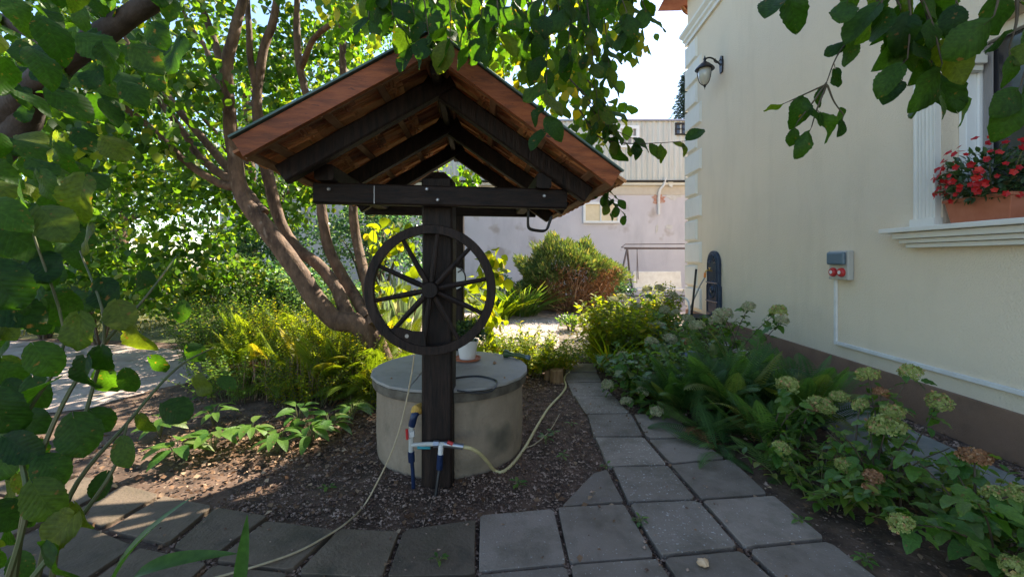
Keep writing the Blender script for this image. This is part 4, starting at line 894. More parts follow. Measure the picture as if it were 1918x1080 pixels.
LB('limb', [P(592,562,5.0), P(548,495,4.95), P(492,420,4.9), P(452,360,4.9), P(440,290,4.9), P(428,210,4.85), P(424,130,4.8), P(440,60,4.8), P(456,-20,4.8), P(470,-160,4.7)], [.112,.108,.10,.088,.076,.068,.063,.055,.045,.03])
LB('limb', [P(655,600,5.1), P(628,535,5.2), P(592,492,5.25), P(548,458,5.3), P(520,400,5.3), P(500,320,5.3), P(484,230,5.3), P(482,165,5.3), P(495,90,5.3), P(516,20,5.3), P(530,-120,5.3)], [.09,.076,.072,.072,.068,.072,.065,.055,.05,.045,.03])
LB('limb', [P(690,595,5.15), P(655,540,5.4), P(622,480,5.5), P(606,420,5.5), P(600,350,5.5), P(590,250,5.5), P(562,130,5.5), P(556,40,5.5), P(560,-90,5.5)], [.08,.074,.068,.062,.058,.054,.046,.04,.03])
LB('limb', [P(700,610,5.1), P(684,520,5.5), P(668,450,5.7), P(662,390,5.7), P(665,300,5.7), P(645,150,5.7), P(640,0,5.7), P(650,-100,5.7)], [.09,.07,.065,.06,.055,.05,.04,.03])
LB('branch', [P(450,350,4.9), P(415,345,4.85), P(350,305,4.8), P(300,255,4.75), P(245,210,4.7), P(190,165,4.6), P(130,110,4.5)], [.055,.045,.04,.036,.032,.026,.012])
LB('branch', [P(447,340,4.9), P(420,330,4.95), P(370,290,5.0), P(345,250,5.0), P(300,190,5.0), P(262,130,5.0), P(240,80,5.0), P(225,20,5.0)], [.055,.05,.042,.038,.034,.03,.028,.015])
LB('branch', [P(495,400,4.92), P(430,320,5.1), P(372,250,5.15), P(325,195,5.15), P(290,145,5.2), P(245,85,5.2), P(215,10,5.2)], [.06,.048,.042,.038,.034,.03,.015])
LB('branch', [P(424,145,4.8), P(412,110,4.85), P(392,50,4.9), P(372,-10,4.9), P(360,-80,4.9)], [.055,.042,.038,.034,.02])
LB('branch', [P(484,185,5.3), P(470,120,5.25), P(466,60,5.2), P(462,0,5.2), P(458,-90,5.2)], [.045,.038,.034,.03,.02])
LB('branch', [P(428,190,4.85), P(405,150,5.0), P(385,90,5.1), P(350,40,5.1), P(330,-30,5.1)], [.04,.032,.028,.024,.012])
LB('branch', [P(590,250,5.5), P(640,210,5.2), P(720,120,4.6), P(850,20,3.9), P(980,-60,3.4)], [.035,.032,.028,.024,.012])
LB('branch', [P(562,130,5.5), P(600,60,5.2), P(720,0,4.8), P(880,-50,4.4), P(1050,-40,4.0)], [.04,.034,.03,.024,.012])
# leaf clumps inside the tree's own volume
C = []
def fill(n_, x0, x1, y0, y1, Y0, Y1, bad=None):
    k = 0
    while k < n_:
        px, py, Yd = random.uniform(x0, x1), random.uniform(y0, y1), random.uniform(Y0, Y1)
        if bad and bad(px, py): continue
        C.append(P(px, py, Yd)); k += 1
fill(100, -60, 460, -60, 380, 5.4, 8.5)
fill(60, 40, 420, 330, 560, 5.8, 8.0)
fill(50, 430, 800, -60, 240, 6.0, 8.0)
fill(28, 300, 640, 180, 420, 6.2, 7.5)
fill(20, 10, 380, -60, 320, 3.9, 4.7)
fill(12, 480, 760, 330, 420, 6.2, 7.5)
fill(14, 640, 960, -90, 120, 5.4, 7.4)
pos, d, n_, s_ = clump_leaves([tuple(c) for c in C], 60, (.38,.42,.28), .105)
tree_leaves = mass('crown', T_MID, pos, d, n_, s_, M['linden'], tree)
# canopy above the picture frame: casts the dapple
C2 = []
while len(C2) < 85:
    y = random.uniform(3.2, 8.0); x = random.uniform(-6.5, -1.8); z = max(1.95+.62*y, random.uniform(3.6, 8.2))
    if z < 8.6 and (x+3)**2/16+(y-6)**2/14 < 1.2: C2.append((x, y, z))
for k in range(24): C2.append((random.uniform(-1.2,1.0), random.uniform(3.1,4.6), random.uniform(4.7,5.7)))  # unseen clumps added over the roof to shade the near left leaves
pos, d, n_, s_ = clump_leaves(C2, 55, (.5,.5,.35), .12)
mass('upper_crown_and_shade_clumps', T_LO, pos, d, n_, s_*1.1, M['linden'], tree)
# sunlit hanging foliage between roof and house
C3 = []
def tri(px, py): return py < 330-(1200-px)*.0 and True
for k in range(58):
    px = random.uniform(840, 1190); top = random.random()
    roofy = 70+(px-815)*.72
    py = random.uniform(-40, min(roofy+15, 320)) if px > 1090 else random.uniform(-40, roofy-5)
    if px > 1170 and py > 90: continue
    C3.append(tuple(P(px, py, random.uniform(3.2, 4.6))))
for k in range(16):
    C3.append(tuple(P(random.uniform(560, 860), random.uniform(-30, 60), random.uniform(3.2, 4.6))))
for k in range(10): C3.append(tuple(P(random.uniform(870, 960), random.uniform(300, 350), random.uniform(6.0, 7.0))))
pos, d, n_, s_ = clump_leaves(C3, 24, (.22,.28,.22), .10, 1.0)
mass('hanging_foliage', T_MID, pos, d, n_, s_, M['hazel'], tree)

# near hanging sprays: individual leaves on twigs
hz_mesh = [tmesh('leaf', t, M['hazel_obj']) for t in T_HI]
def spray(name, label, cat, root, twigs, size=.115, jit=.04, every=.07, group=None, droop=.9, rad=.006, face=None):
    t = thing(name, root, label, cat, group); cnt = 0
    for tw in twigs:
        q = MB(); sp = spline(tw, 8); q.tube(sp, lerpl([rad, .0018], len(sp)), 6)
        acc = 0; side = 1
        for i in range(1, len(sp)):
            seg = (sp[i]-sp[i-1]); acc += seg.length
            if acc > every or i == len(sp)-1:
                acc = 0; side *= -1; dr = seg.normalized()
                lat = dr.cross(Vector((0, -1, .2))).normalized()*side
                dd = (dr*.5+lat*random.uniform(.4, 1.1)+Vector((random.gauss(0,.25), random.gauss(0,.35), -droop*random.uniform(.5, 1.1)))).normalized()
                nn = (face or Vector((0, -.6, .8)))+Vector((random.gauss(0,.45), random.gauss(0,.45), random.gauss(0,.3)))
                pet = dd*random.uniform(.012, .03); p = sp[i]; q.tube([p, p+pet*.6, p+pet], .0013, 4)
                put('leaf', random.choice(hz_mesh), t, frame(p+pet, dd, nn, size*random.uniform(.65, 1.15))); cnt += 1
        q.build('twig', M['twig'], t, True)
    return t
# cluster hanging before the roof and to its right
tw = []
for k in range(24):
    px = 690+k*22.5+random.uniform(-8, 8); Yd = random.uniform(1.9, 2.3) if px < 1000 else random.uniform(2.0, 2.9)
    if px < 860: end = random.uniform(0, 45) if not 760 < px < 850 else random.uniform(50, 95)
    elif px < 1010: end = random.uniform(30, 100)
    else: end = random.uniform(70, 270) if px < 1160 else random.uniform(20, 90)
    tw.append([P(px-20, -70, Yd), P(px-6, end*.35-20, Yd), P(px+random.uniform(-10, 14), end, Yd)])
spray('leafy_branch', 'leafy hazel branch hanging in front of the ridge of the shelter roof', 'branch', P(850, -70, 2.1), tw[:11], .115, every=.055)
spray('leafy_branch', 'leafy hazel branch hanging over the right slope of the shelter roof against the sky', 'branch', P(1060, -70, 2.4), tw[11:], .115, every=.052)
spray('leafy_branch', 'horizontal leafy twig reaching from the roof eave towards the white house quoins', 'branch', P(1085, 210, 3.0), [
    [P(1085,205,3.0), P(1120,255,3.0), P(1170,268,3.0), P(1230,268,3.0), P(1285,264,3.0)], [P(1100,150,3.0), P(1140,200,3.0), P(1150,260,3.0)], [P(1090,180,3.0), P(1130,230,3.0), P(1190,262,3.0)], [P(1060,140,3.0), P(1105,190,2.95), P(1140,235,2.95)]], .125, every=.075)
spray('leafy_branch', 'small leafy twig drooping below the right end of the roof before the lavender wall', 'branch', P(1110, 340, 3.3), [[P(1105,335,3.3), P(1125,355,3.3), P(1150,380,3.3), P(1170,402,3.3)], [P(1110,345,3.3), P(1135,370,3.3), P(1142,395,3.3)], [P(1112,350,3.3), P(1140,358,3.3), P(1155,372,3.3)]], .075, every=.04)
spray('leafy_branch', 'thin hazel twig with wilted leaves hanging before the cream wall', 'branch', P(1640, 0, 1.55), [
    [P(1640,0,1.5), P(1606,52,1.5), P(1568,105,1.5), P(1548,155,1.5)], [P(1620,35,1.5), P(1590,60,1.5)], [P(1548,155,1.5), P(1520,195,1.5), P(1494,228,1.5)], [P(1549,158,1.5), P(1530,205,1.5), P(1520,238,1.5)], [P(1550,160,1.5), P(1562,190,1.5), P(1580,215,1.5)], [P(1548,158,1.5), P(1500,180,1.5), P(1478,190,1.5)]], .085, every=.085, rad=.0035)
tw = []
for (a, b_) in (((1600,-60),(1660,50)), ((1640,-60),(1700,60)), ((1690,-70),(1700,110)), ((1700,-50),(1765,120)), ((1720,-40),(1745,160)), ((1660,-80),(1650,10)), ((1740,-60),(1795,10)), ((1690,0),(1770,165)), ((1680,-20),(1690,150)), ((1560,-70),(1590,-5)), ((1480,-70),(1460,-10))):
    Yd = random.uniform(1.25, 1.5); tw.append([P(*a, Yd), P((a[0]+b_[0])/2+10, (a[1]+b_[1])/2, Yd), P(*b_, Yd)])
spray('leafy_branch', 'dense cluster of big green hazel leaves hanging beside the window pilaster', 'branch', P(1700, -80, 1.4), tw, .115, every=.065)
spray('leafy_branch', 'hazel leaves hanging at the upper right corner before the window', 'branch', P(1900, -80, 1.2), [[P(1860,-70,1.2), P(1870,-10,1.2), P(1862,30,1.2)], [P(1900,-60,1.2), P(1905,30,1.2), P(1890,90,1.2)], [P(1930,-40,1.2), P(1935,70,1.2), P(1912,160,1.2)], [P(1950,60,1.2), P(1930,170,1.2)]], .10, every=.08)

# near dark bough, upper left, with big leaves and hanging shoots on the left edge
nt2 = thing('hazel_shrub', (-2.4, 1.4, 0), 'dark hazel shrub at the left edge with thick bough and big drooping leaves', 'shrub')
q = MB(); limb(q, [Vector((-2.9,1.6,-.1)), Vector((-2.75,1.7,.9)), P(-60,330,2.0), P(20,215,2.0), P(60,165,1.9), P(130,105,1.8), P(210,50,1.8), P(300,-10,1.75), P(400,-70,1.7)], [.10,.10,.09,.075,.055,.05,.045,.04,.025], 6, 12)
limb(q, [P(-20,330,2.0), P(25,255,2.0), P(45,225,2.0), P(70,185,1.95)], [.03,.06,.06,.04]); limb(q, [P(130,110,1.8), P(60,60,1.9), P(-40,20,2.0)], [.04,.035,.02])
q.build('bough', M['dark_bark'], nt2, True)
q = MB(); LV = []
def lf(px, py, Yd, dirdeg, s, tiltn=(0,-.7,.7)):
    a = R(dirdeg); dd = Vector((math.cos(a), random.gauss(0,.2), math.sin(a))); nn = Vector(tiltn)+Vector((random.gauss(0,.3), random.gauss(0,.25), random.gauss(0,.25)))
    p = P(px, py, Yd)-dd*s*.5; put('leaf', random.choice(hz_mesh), nt2, frame(p, dd, nn, s*(.66 if Yd < 1.05 else .82)))
for px, py, Yd, a, s in ((55,740,.95,-150,.14),(150,640,1.0,-95,.13),(150,720,.95,-100,.12),(230,600,1.05,-60,.10),(60,590,1.0,-20,.15),(150,840,.9,-70,.13),(235,865,.95,-70,.10),(110,890,.9,-40,.11),(160,985,.9,-80,.11),(100,1010,.85,-130,.13),(200,720,1.1,-80,.09),
    (335,772,1.15,-20,.10),(385,725,1.2,-40,.08),(430,720,1.3,-30,.07),(245,720,1.1,-80,.08),(370,665,1.3,-50,.07),(300,690,1.2,-70,.07),(340,590,1.2,-90,.07),(250,635,1.1,-70,.11),(190,690,1.0,-90,.10),(60,460,1.0,-30,.17),(110,430,1.0,-40,.16),(90,520,1.0,-50,.15),(20,400,.95,-20,.16),(200,560,1.1,-60,.11),(275,540,1.2,-70,.09),(20,560,.9,-60,.16),(15,800,.9,-70,.15),(5,880,.9,-100,.15),(95,690,.95,-60,.12),(200,800,1.0,-60,.09),(270,800,1.1,-70,.07),(90,960,.85,-60,.13),(180,930,.95,-100,.09),(60,850,.9,-30,.13),(70,1090,.8,-90,.13)):
    lf(px, py, Yd, a, s)
for k in range(105):
    px = random.uniform(-40, 330); py = random.uniform(-50, 380); 
    if px+py*.7 > 420: continue
    lf(px, py, random.uniform(1.1, 1.9), random.uniform(-120, -10), random.uniform(.09, .14), (0,-.5,.9))
for k in range(85):
    px = random.uniform(-40, 330); py = random.uniform(-50, 420)
    if px+py*.6 > 400: continue
    lf(px, py, random.uniform(1.8, 2.9), random.uniform(-130, -10), random.uniform(.10, .14), (0,-.5,.9))
for k in range(48):
    lf(random.uniform(-60, 70), random.uniform(560, 1090), random.uniform(.95, 1.6), random.uniform(-120, -40), random.uniform(.08, .12))
for k in range(55):
    px = random.uniform(-40, 200); py = random.uniform(350, 620)
    if px > 150+.1*(620-py): continue
    lf(px, py, random.uniform(1.0, 1.9), random.uniform(-110, -20), random.uniform(.09, .13))
for tw_ in ([P(60,1130,.9), P(100,960,.92), P(170,740,1.0), P(195,600,1.05), P(150,470,1.2)], [P(20,1130,.88), P(60,900,.9), P(150,700,.98), P(270,560,1.15), P(330,480,1.3)], [P(0,1130,.85), P(50,950,.88), P(40,800,.92), P(120,640,1.0), P(60,430,1.0)], [P(90,1130,.9), P(130,930,.93), P(240,790,1.05), P(330,690,1.2), P(400,650,1.3)], [P(30,1120,.85), P(200,900,.95), P(240,790,1.0)]):
    sp = spline(tw_, 6); q.tube(sp, lerpl([.006,.0022], len(sp)), 6)
q.build('shoot', M['green_stem'], nt2, True)

# background trees and shrubs, each on its own
def bgtree(label, base, h, r_, mt, n, size, cat='tree', group='trees behind the garden', zlo=.25):
    b_ = Vector(base); t = thing('garden_tree', b_, label, cat, group)
    q = MB(); limb(q, [b_, b_+Vector((.1,0,h*.4)), b_+Vector((-.1,.1,h*.85))], [.035*h,.025*h,.006*h], 5, 10)
    for k in range(7):
        a = k*2.4; z = h*(.3+.07*k); limb(q, [b_+Vector((0,0,z)), b_+Vector((math.cos(a)*r_*.45, math.sin(a)*r_*.45, z+h*.1)), b_+Vector((math.cos(a)*r_*.85, math.sin(a)*r_*.85, z+h*.15))], [.014*h,.008*h,.003*h], 4, 6)
    q.build('trunk', M['bark'], t, True)
    cs_ = []
    for k in range(n):
        u = Vector((random.gauss(0,1), random.gauss(0,1), random.gauss(0,1))).normalized()*random.uniform(.45, 1)
        z = h*(zlo+(1-zlo)*.5)+u.z*h*(1-zlo)*.5; cs_.append((b_.x+u.x*r_, b_.y+u.y*r_, z))
    pos, d, n_, s_ = clump_leaves(cs_, 46, (.16*r_+.2,.16*r_+.2,.14*r_+.15), size)
    mass('crown', T_LO, pos, d, n_, s_, mt, t)
bgtree('tall green tree at the far left edge behind the lawn', (-12.5, 13.5, 0), 8.5, 2.8, M['shrub'], 105, .14)
bgtree('broad leafy tree left of the leaning tree trunk, beyond the ferns', (-7.8, 12.5, 0), 8.8, 2.7, M['linden'], 105, .13)
bgtree('leafy tree rising above the left slope of the shelter roof', (-4.3, 13.2, 0), 9.6, 2.4, M['hazel'], 95, .13)
bgtree('dark tree filling the gap beyond the driveway', (-10.2, 9.8, 0), 6.3, 1.9, M['shrub'], 95, .12, zlo=.12)
shr = [
 ('pale blue-green shrub behind the left limb of the leaning tree', (-6.4,10.8,0), (1.5,1.0,2.6), 5200, .085, 'shrub_blue'),
 ('bright sunlit shrub at the far left beyond the driveway', (-9.4,8.6,0), (1.6,.9,2.0), 4200, .085, 'shrub_blue'),
 ('light green leafy shrub between the driveway and the ferns', (-4.9,7.6,0), (1.1,.8,1.45), 4200, .075, 'shrub'),
 ('loose green shrub behind the fern bed and left of the trunk', (-3.6,7.6,0), (1.0,.7,1.35), 3600, .07, 'shrub_blue'),
 ('tall silvery shrub seen below the shelter beam left of the post', (-3.4,10.5,0), (1.5,1.0,3.1), 6500, .075, 'shrub_blue'),
 ('small bush at the left edge beside the driveway', (-7.6,7.9,0), (1.1,.7,1.3), 3200, .075, 'shrub'),
 ('dark low shrub in the shade beyond the lawn', (-11.5,11.5,0), (2.2,1.0,1.9), 4200, .10, 'shrub'),
 ('small weedy shrub at the foot of the lavender wall left of the juniper', (-.6,14.8,0), (.6,.5,1.2), 900, .07, 'shrub_blue'),
 ('low grey-green bush between the juniper and the garden swing', (3.15,13.2,0), (.55,.5,.95), 1500, .07, 'shrub_blue'),
]
for lab, b_, r_, n_, s_, m_ in shr: shrub('garden_shrub', lab, 'shrub', b_, r_, n_, s_, M[m_])
# vine with large lit leaves climbing behind the rear post
vt = thing('climbing_vine', (-.75, 5.6, 0), 'vine with large sunlit yellow-green leaves behind the wheel and rear post', 'vine'); C4 = []
for k in range(16): C4.append(tuple(P(random.uniform(690,790), random.uniform(420,640), random.uniform(5.4,6.4))))
for k in range(22): C4.append(tuple(P(random.uniform(865,935), random.uniform(470,640), random.uniform(5.3,6.3))))
pos, d, n_, s_ = clump_leaves(C4, 7, (.16,.2,.16), .15, .5); mass('foliage', T_MID, pos, d, n_, s_, M['lime'], vt)
q = MB()
for k in range(12): c = Vector(C4[k*3]); q.tube(spline([Vector((c.x+.1, 5.7, 0)), Vector((c.x-.1, 5.7, c.z*.5)), c], 4), .005, 5)
q.build('stem', M['green_stem'], vt)

# spruce behind the house corner: far, only the tip shows beside the wall
sp_t = thing('spruce_tree', (10.4, 26.5, 0), 'blue-green spruce whose tip shows beside the upper quoins of the house', 'tree')
q = MB(); limb(q, [Vector((10.9,26.5,0)), Vector((10.9,26.5,13.2))], [.25,.03], 6, 8, 0); q.build('trunk', M['dark_bark'], sp_t, True)
ps, ds = [], []
for k in range(46):
    z = 5+8.3*k/46; r_ = 1.9*(1-(k/46)**1.2)+.15
    for j in range(9):
        a = j*2*PI/9+k*.7; 
        for u in np.linspace(.15, 1, 7):
            for e_ in range(3):
                ps.append((10.9+math.cos(a)*r_*u+random.gauss(0,.05), 26.5+math.sin(a)*r_*u+random.gauss(0,.05), z-.25*u+random.gauss(0,.05))); ds.append((math.cos(a)+random.gauss(0,.5), math.sin(a)+random.gauss(0,.5), random.gauss(-.1,.3)))
m = len(ps); mass('foliage', T_SPRAY, ps, ds, rnd(m,.4)+np.array([0,0,1.]), .32, M['spruce'], sp_t)

# ---- juniper: green feathery top, bare brown underside
jc = Vector((1.72, 13.0, 0)); jn = thing('juniper_bush', jc, 'round juniper bush with green top and bare brown twigs underneath', 'shrub')
n = 26000; u = unit(rnd(n)); u[:,2] = np.abs(u[:,2])
an = np.arctan2(u[:,1], u[:,0]); lim = np.where(u[:,1] < .2, .46-.55*np.clip(-u[:,0]-.35, 0, 1)-.35*np.clip(u[:,0]-.55, 0, 1), .0)+.09*np.sin(an*7)+.06*np.sin(an*17)
u = u[u[:,2] > lim]; m = len(u)
lum = 1+.10*np.sin(u[:,0]*7)*np.sin(u[:,1]*6+1)+.10*np.sin(u[:,2]*11+u[:,0]*5)+.07*np.sin(u[:,0]*19+u[:,2]*8)
pos = np.array(jc)+np.array([0,0,.45])+u*(lum*(.76+.26*RN.random(m)))[:,None]*np.array([1.62,1.4,1.72])
mass('foliage', T_SPRAY, pos, u+rnd(m,.35)+np.array([0,0,.35]), rnd(m), .09+.11*RN.random(m), M['juniper'], jn)
n = 2600; a = RN.uniform(PI*1.05, PI*1.98, n); zz = RN.uniform(.35,1.35,n); rr = (.85+.45*zz/1.35)*RN.uniform(.65,1.05,n)
pos = np.column_stack([jc.x+.15+np.cos(a)*rr*1.1, jc.y+np.sin(a)*rr, zz]); 
mass('dead_foliage', T_SPRAY, pos, rnd(n)+np.array([0,0,-.4]), rnd(n), .10+.10*RN.random(n), M['dead_leaf'], jn)
q = MB()
for k in range(260):
    a = random.uniform(0, 2*PI); r1 = random.uniform(.8, 1.5); z1 = random.uniform(.2, 1.45)
    b_ = jc+Vector((math.cos(a)*.35*random.random(), math.sin(a)*.35*random.random(), 0)); tip = jc+Vector((math.cos(a)*r1, math.sin(a)*r1*.95, z1)); mid = b_.lerp(tip, .55)+Vector((random.uniform(-.2,.2), random.uniform(-.2,.2), random.uniform(-.25,.12)))
    mid.z = max(.05, mid.z); q.tube(spline([b_, mid, tip], 4), lerpl([.03,.006], 9), 5)
q.build('branches', M['dead'], jn, True)
# second, darker juniper mound behind right
# daylilies and irises
def blades(name, label, cat, c, n_, h, spread, mt, arch=.5, group=None, wdt=T_BLADE):
    c = Vector(c); t = thing(name, c, label, cat, group); a = RN.random(n_)*2*PI; r_ = RN.random(n_)**.6*spread
    pos = np.column_stack([c.x+np.cos(a)*r_, c.y+np.sin(a)*r_, np.zeros(n_)+c.z]); out = np.column_stack([np.cos(a), np.sin(a), np.zeros(n_)])
    d = out*(.15+arch*RN.random((n_,1)))+rnd(n_,.12)+np.array([0,0,1.]); 
    mass('leaf_blades', wdt, pos, d, -out+np.array([0,0,.35])+rnd(n_,.1), h*(.6+.5*RN.random(n_)), mt, t); return t
T_ARCH = leaf_t(8, .05, .35, .5, .48); T_STIFF = leaf_t(5, .085, .4, .3, .06)
blades('daylily_clump', 'arching daylily clump at the left foot of the juniper', 'plant', (.28,12.0,0), 190, 1.25, .42, M['blade'], .75, wdt=T_ARCH)
blades('daylily_clump', 'smaller daylily clump just right of the shelter post, beyond the wheel', 'plant', (-.45,11.2,0), 120, 1.0, .4, M['lime'], .6, wdt=T_ARCH)
blades('iris_clump', 'stiff pale iris leaves seen through the left half of the wheel', 'plant', (-2.35,9.2,0), 60, 1.25, .42, M['iris'], .12, wdt=T_STIFF)
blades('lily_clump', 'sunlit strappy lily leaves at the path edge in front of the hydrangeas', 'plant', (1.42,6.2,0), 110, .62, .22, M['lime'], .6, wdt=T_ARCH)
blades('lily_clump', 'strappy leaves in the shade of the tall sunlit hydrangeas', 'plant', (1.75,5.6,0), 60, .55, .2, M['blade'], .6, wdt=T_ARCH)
q = MB().tube([(-2.1,9.3,0),(-2.12,9.3,.95)], .03, 8); tag(q.build('wooden_stake', M['log'], None, True), 'short wooden stake among the pale iris leaves behind the wheel', 'stake')

def stalky(label, c, rx, ry, h, nst, nl, size, mt, T, lean=.35, name='leafy_perennial', lo=.2):
    c = Vector(c); t = thing(name, c, label, 'plant'); q = MB(); ps, ds, ns, ss = [], [], [], []
    for k in range(nst):
        a = random.random()*2*PI; u = random.random()**.5; ox, oy = math.cos(a)*u, math.sin(a)*u
        b_ = c+Vector((ox*rx*.7, oy*ry*.7, 0)); hh = h*random.uniform(.6, 1.08)*(1-.25*u*u)
        tip = b_+Vector((ox*rx*lean*2+random.gauss(0,.06), oy*ry*lean*2+random.gauss(0,.06), hh)); mid = b_.lerp(tip, .5)+Vector((-ox*.04, -oy*.04, hh*.06))
        sp = spline([b_, mid, tip], 4); q.tube(sp, lerpl([.005, .0018], len(sp)), 4, False)
        for j in range(nl):
            f = lo+(1-lo)*(j+random.random()*.6)/nl; i_ = min(len(sp)-2, int(f*(len(sp)-1))); p = sp[i_].lerp(sp[i_+1], min(1, f*(len(sp)-1)-i_))
            g = j*2.4+k; up = .9 if f > .85 else random.uniform(-.3, .5)
            ps.append(p); ds.append((math.cos(g), math.sin(g), up)); ns.append((random.gauss(0,.3), random.gauss(0,.3), 1)); ss.append(size*random.uniform(.6, 1.2)*(1.1-.45*f))
    mass('leaves', T, [tuple(p) for p in ps], ds, ns, ss, mt, t); q.build('stem', M['green_stem'], t); return t
# lush lit plants behind the well
def bushy(name, label, c, rad, n_, size, mt, T, cat='plant', up=.5, stems=14, hollow=.2, group=None): return shrub(name, label, cat, c, rad, n_, size, mt, T, group, stems, .25, 0, up, M['green_stem'], hollow)
T_DIV = leaf_t(6, .42, .5, .2, .4, .35)
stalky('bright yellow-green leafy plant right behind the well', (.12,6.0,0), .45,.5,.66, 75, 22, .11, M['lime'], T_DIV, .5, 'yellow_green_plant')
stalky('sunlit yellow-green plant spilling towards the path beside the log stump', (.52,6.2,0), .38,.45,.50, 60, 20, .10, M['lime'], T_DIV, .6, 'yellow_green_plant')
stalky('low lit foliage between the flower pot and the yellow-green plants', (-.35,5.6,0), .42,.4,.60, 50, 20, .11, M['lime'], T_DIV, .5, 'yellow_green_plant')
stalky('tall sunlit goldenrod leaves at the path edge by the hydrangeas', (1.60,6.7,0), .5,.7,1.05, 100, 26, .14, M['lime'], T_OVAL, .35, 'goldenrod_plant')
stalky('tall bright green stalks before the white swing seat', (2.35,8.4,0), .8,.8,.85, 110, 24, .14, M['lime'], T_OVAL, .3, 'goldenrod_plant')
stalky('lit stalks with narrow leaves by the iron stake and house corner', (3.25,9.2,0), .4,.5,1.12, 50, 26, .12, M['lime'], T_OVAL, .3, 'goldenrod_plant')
bushy('small_weed_bush', 'low green weeds between the yard and the path', (1.3,9.4,0), (.3,.3,.35), 500, .06, M['shrub'], T_OVAL)

# ---- ferns
def frond_mesh(mt, curl, name='frond', n_=30, wid=.135):
    V = []; Fc = []
    def cp(t): return Vector((0, t*(.35+.50*curl), .98*t-(.22+.62*curl)*t*t))
    rad = .006
    for i in range(n_):
        t = .12+.88*i/(n_-1); p = cp(t); tan = (cp(min(1,t+.02))-cp(t-.02)).normalized(); up = Vector((1,0,0)).cross(tan).normalized()
        L_ = wid*math.sin(PI*min(1,(t*.80+.20)))**.8*(1 if t > .2 else .7)+.01; w_ = .5*.88/(n_-1)*.74
        for s in (-1, 1):
            dirv = (Vector((s,0,0))+tan*.35-up*.12).normalized(); m_ = 5; k = len(V)
            for j in range(m_+1):
                u = j/m_; hw = w_*(1-u)**.6*(1 if j % 2 == 0 else .45)+.0008; c = p+dirv*L_*u-up*(.10*L_*u*u)+tan*.1*L_*u*u
                V += [c-tan*hw, c+tan*hw]
            Fc += [(k+2*j, k+2*j+1, k+2*j+3, k+2*j+2) for j in range(m_)]
    k = len(V)
    for i in range(9):
        t = i/8; p = cp(t); V += [p+Vector((-rad*(1-t*.7),0,0)), p+Vector((rad*(1-t*.7),0,0)), p+Vector((0,0,-rad))]
    for i in range(8):
        a = k+3*i; Fc += [(a,a+1,a+4,a+3),(a+1,a+2,a+5,a+4),(a+2,a,a+3,a+5)]
    me = bpy.data.meshes.new(name); me.from_pydata([tuple(v) for v in V], [], Fc); me.materials.append(mt); return me
FR = {k: [frond_mesh(M[k], c) for c in (.0,.2,.45,.7)] for k in ('fern','fern_dark')}
FR['fern_brown'] = [frond_mesh(M['dead_leaf'], 1.3)]
def fern(label, c, n_, L_, kind, low=0, group=None, bias=None, brown=0):
    c = Vector(c); t = thing('fern', c, label, 'fern', group)
    for k in range(n_):
        a = 2*PI*k/n_*3.1+random.uniform(-.4,.4); 
        if bias is not None and random.random() < .5: a = bias+random.gauss(0,.5)
        ms = FR[kind] if random.random() > brown else FR['fern_brown']
        lean = random.uniform(-22, 14) if not low else random.uniform(-60, -15)
        m_ = Matrix.Translation(c+Vector((random.gauss(0,.05), random.gauss(0,.05), 0))) @ Matrix.Rotation(a, 4, 'Z') @ Matrix.Rotation(R(lean), 4, 'X') @ Matrix.Rotation(R(random.uniform(-18,18)), 4, 'Y') @ Matrix.Scale(L_*random.uniform(.65,1.1), 4)
        put('frond', random.choice(ms), t, m_)
    return t
i = 0
for x, y, l_, lab in ((-3.35,5.6,1.0,'fern at the left end of the lit fern bed'), (-2.85,6.2,1.15,'tall fern at the back of the fern bed, left part'), (-2.7,5.3,1.0,'fern in the middle of the lit bed, front row'), (-2.3,6.0,1.2,'tall bright fern under the leaning trunk'), (-2.15,5.1,.95,'bright fern in front of the leaning trunk'), (-1.75,5.7,1.05,'fern right under the fork of the leaning tree'), (-1.62,4.9,.85,'fern closest to the left side of the well ring'), (-3.9,6.3,1.1,'fern at the far left beside the light green shrub'), (-1.2,5.0,.7,'small lit fern between the trunk and the well ring')):
    fern(lab, (x, y, 0), 44, l_*1.1, 'fern', brown=.04)
stalky('lit fine-leaved stalks at the left part of the fern bed', (-3.2,5.9,0), .7,.5,1.06, 170, 34, .055, M['lime'], T_OVAL, .2)
stalky('lit fine-leaved stalks in the middle of the fern bed', (-2.45,5.6,0), .6,.5,1.01, 170, 34, .055, M['lime'], T_OVAL, .2)
stalky('lit fine-leaved stalks just left of the leaning trunk', (-1.95,5.05,0), .5,.35,0.81, 170, 30, .05, M['lime'], T_OVAL, .2)
stalky('tall lit stalks at the far left end of the fern bed', (-4.2,6.3,0), .8,.6,1.15, 150, 34, .065, M['shrub'], T_OVAL, .2)
stalky('tall fine-leaved green bush behind the ferns, left of the leaning tree', (-3.3,6.9,0), 1.1,.6,1.35, 190, 36, .07, M['shrub'], T_OVAL, .2)
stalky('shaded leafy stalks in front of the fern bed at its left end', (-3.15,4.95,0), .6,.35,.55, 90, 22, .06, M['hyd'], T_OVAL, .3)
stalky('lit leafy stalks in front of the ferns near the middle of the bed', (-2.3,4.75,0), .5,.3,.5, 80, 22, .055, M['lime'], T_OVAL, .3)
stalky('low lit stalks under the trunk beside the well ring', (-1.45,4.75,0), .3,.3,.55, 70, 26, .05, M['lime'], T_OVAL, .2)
q = MB()
for k in range(150):
    x = random.uniform(-3.2,-1.15); y = 4.75+random.random()*.5; q.tube([(x,y,0),(x+random.gauss(0,.05),y+random.gauss(0,.05),random.uniform(.2,.5))], .004, 4)
tag(q.build('dry_stalks', M['dead'], None), 'row of thin reddish dry stalks under the lit ferns', 'stalks', kind='stuff')
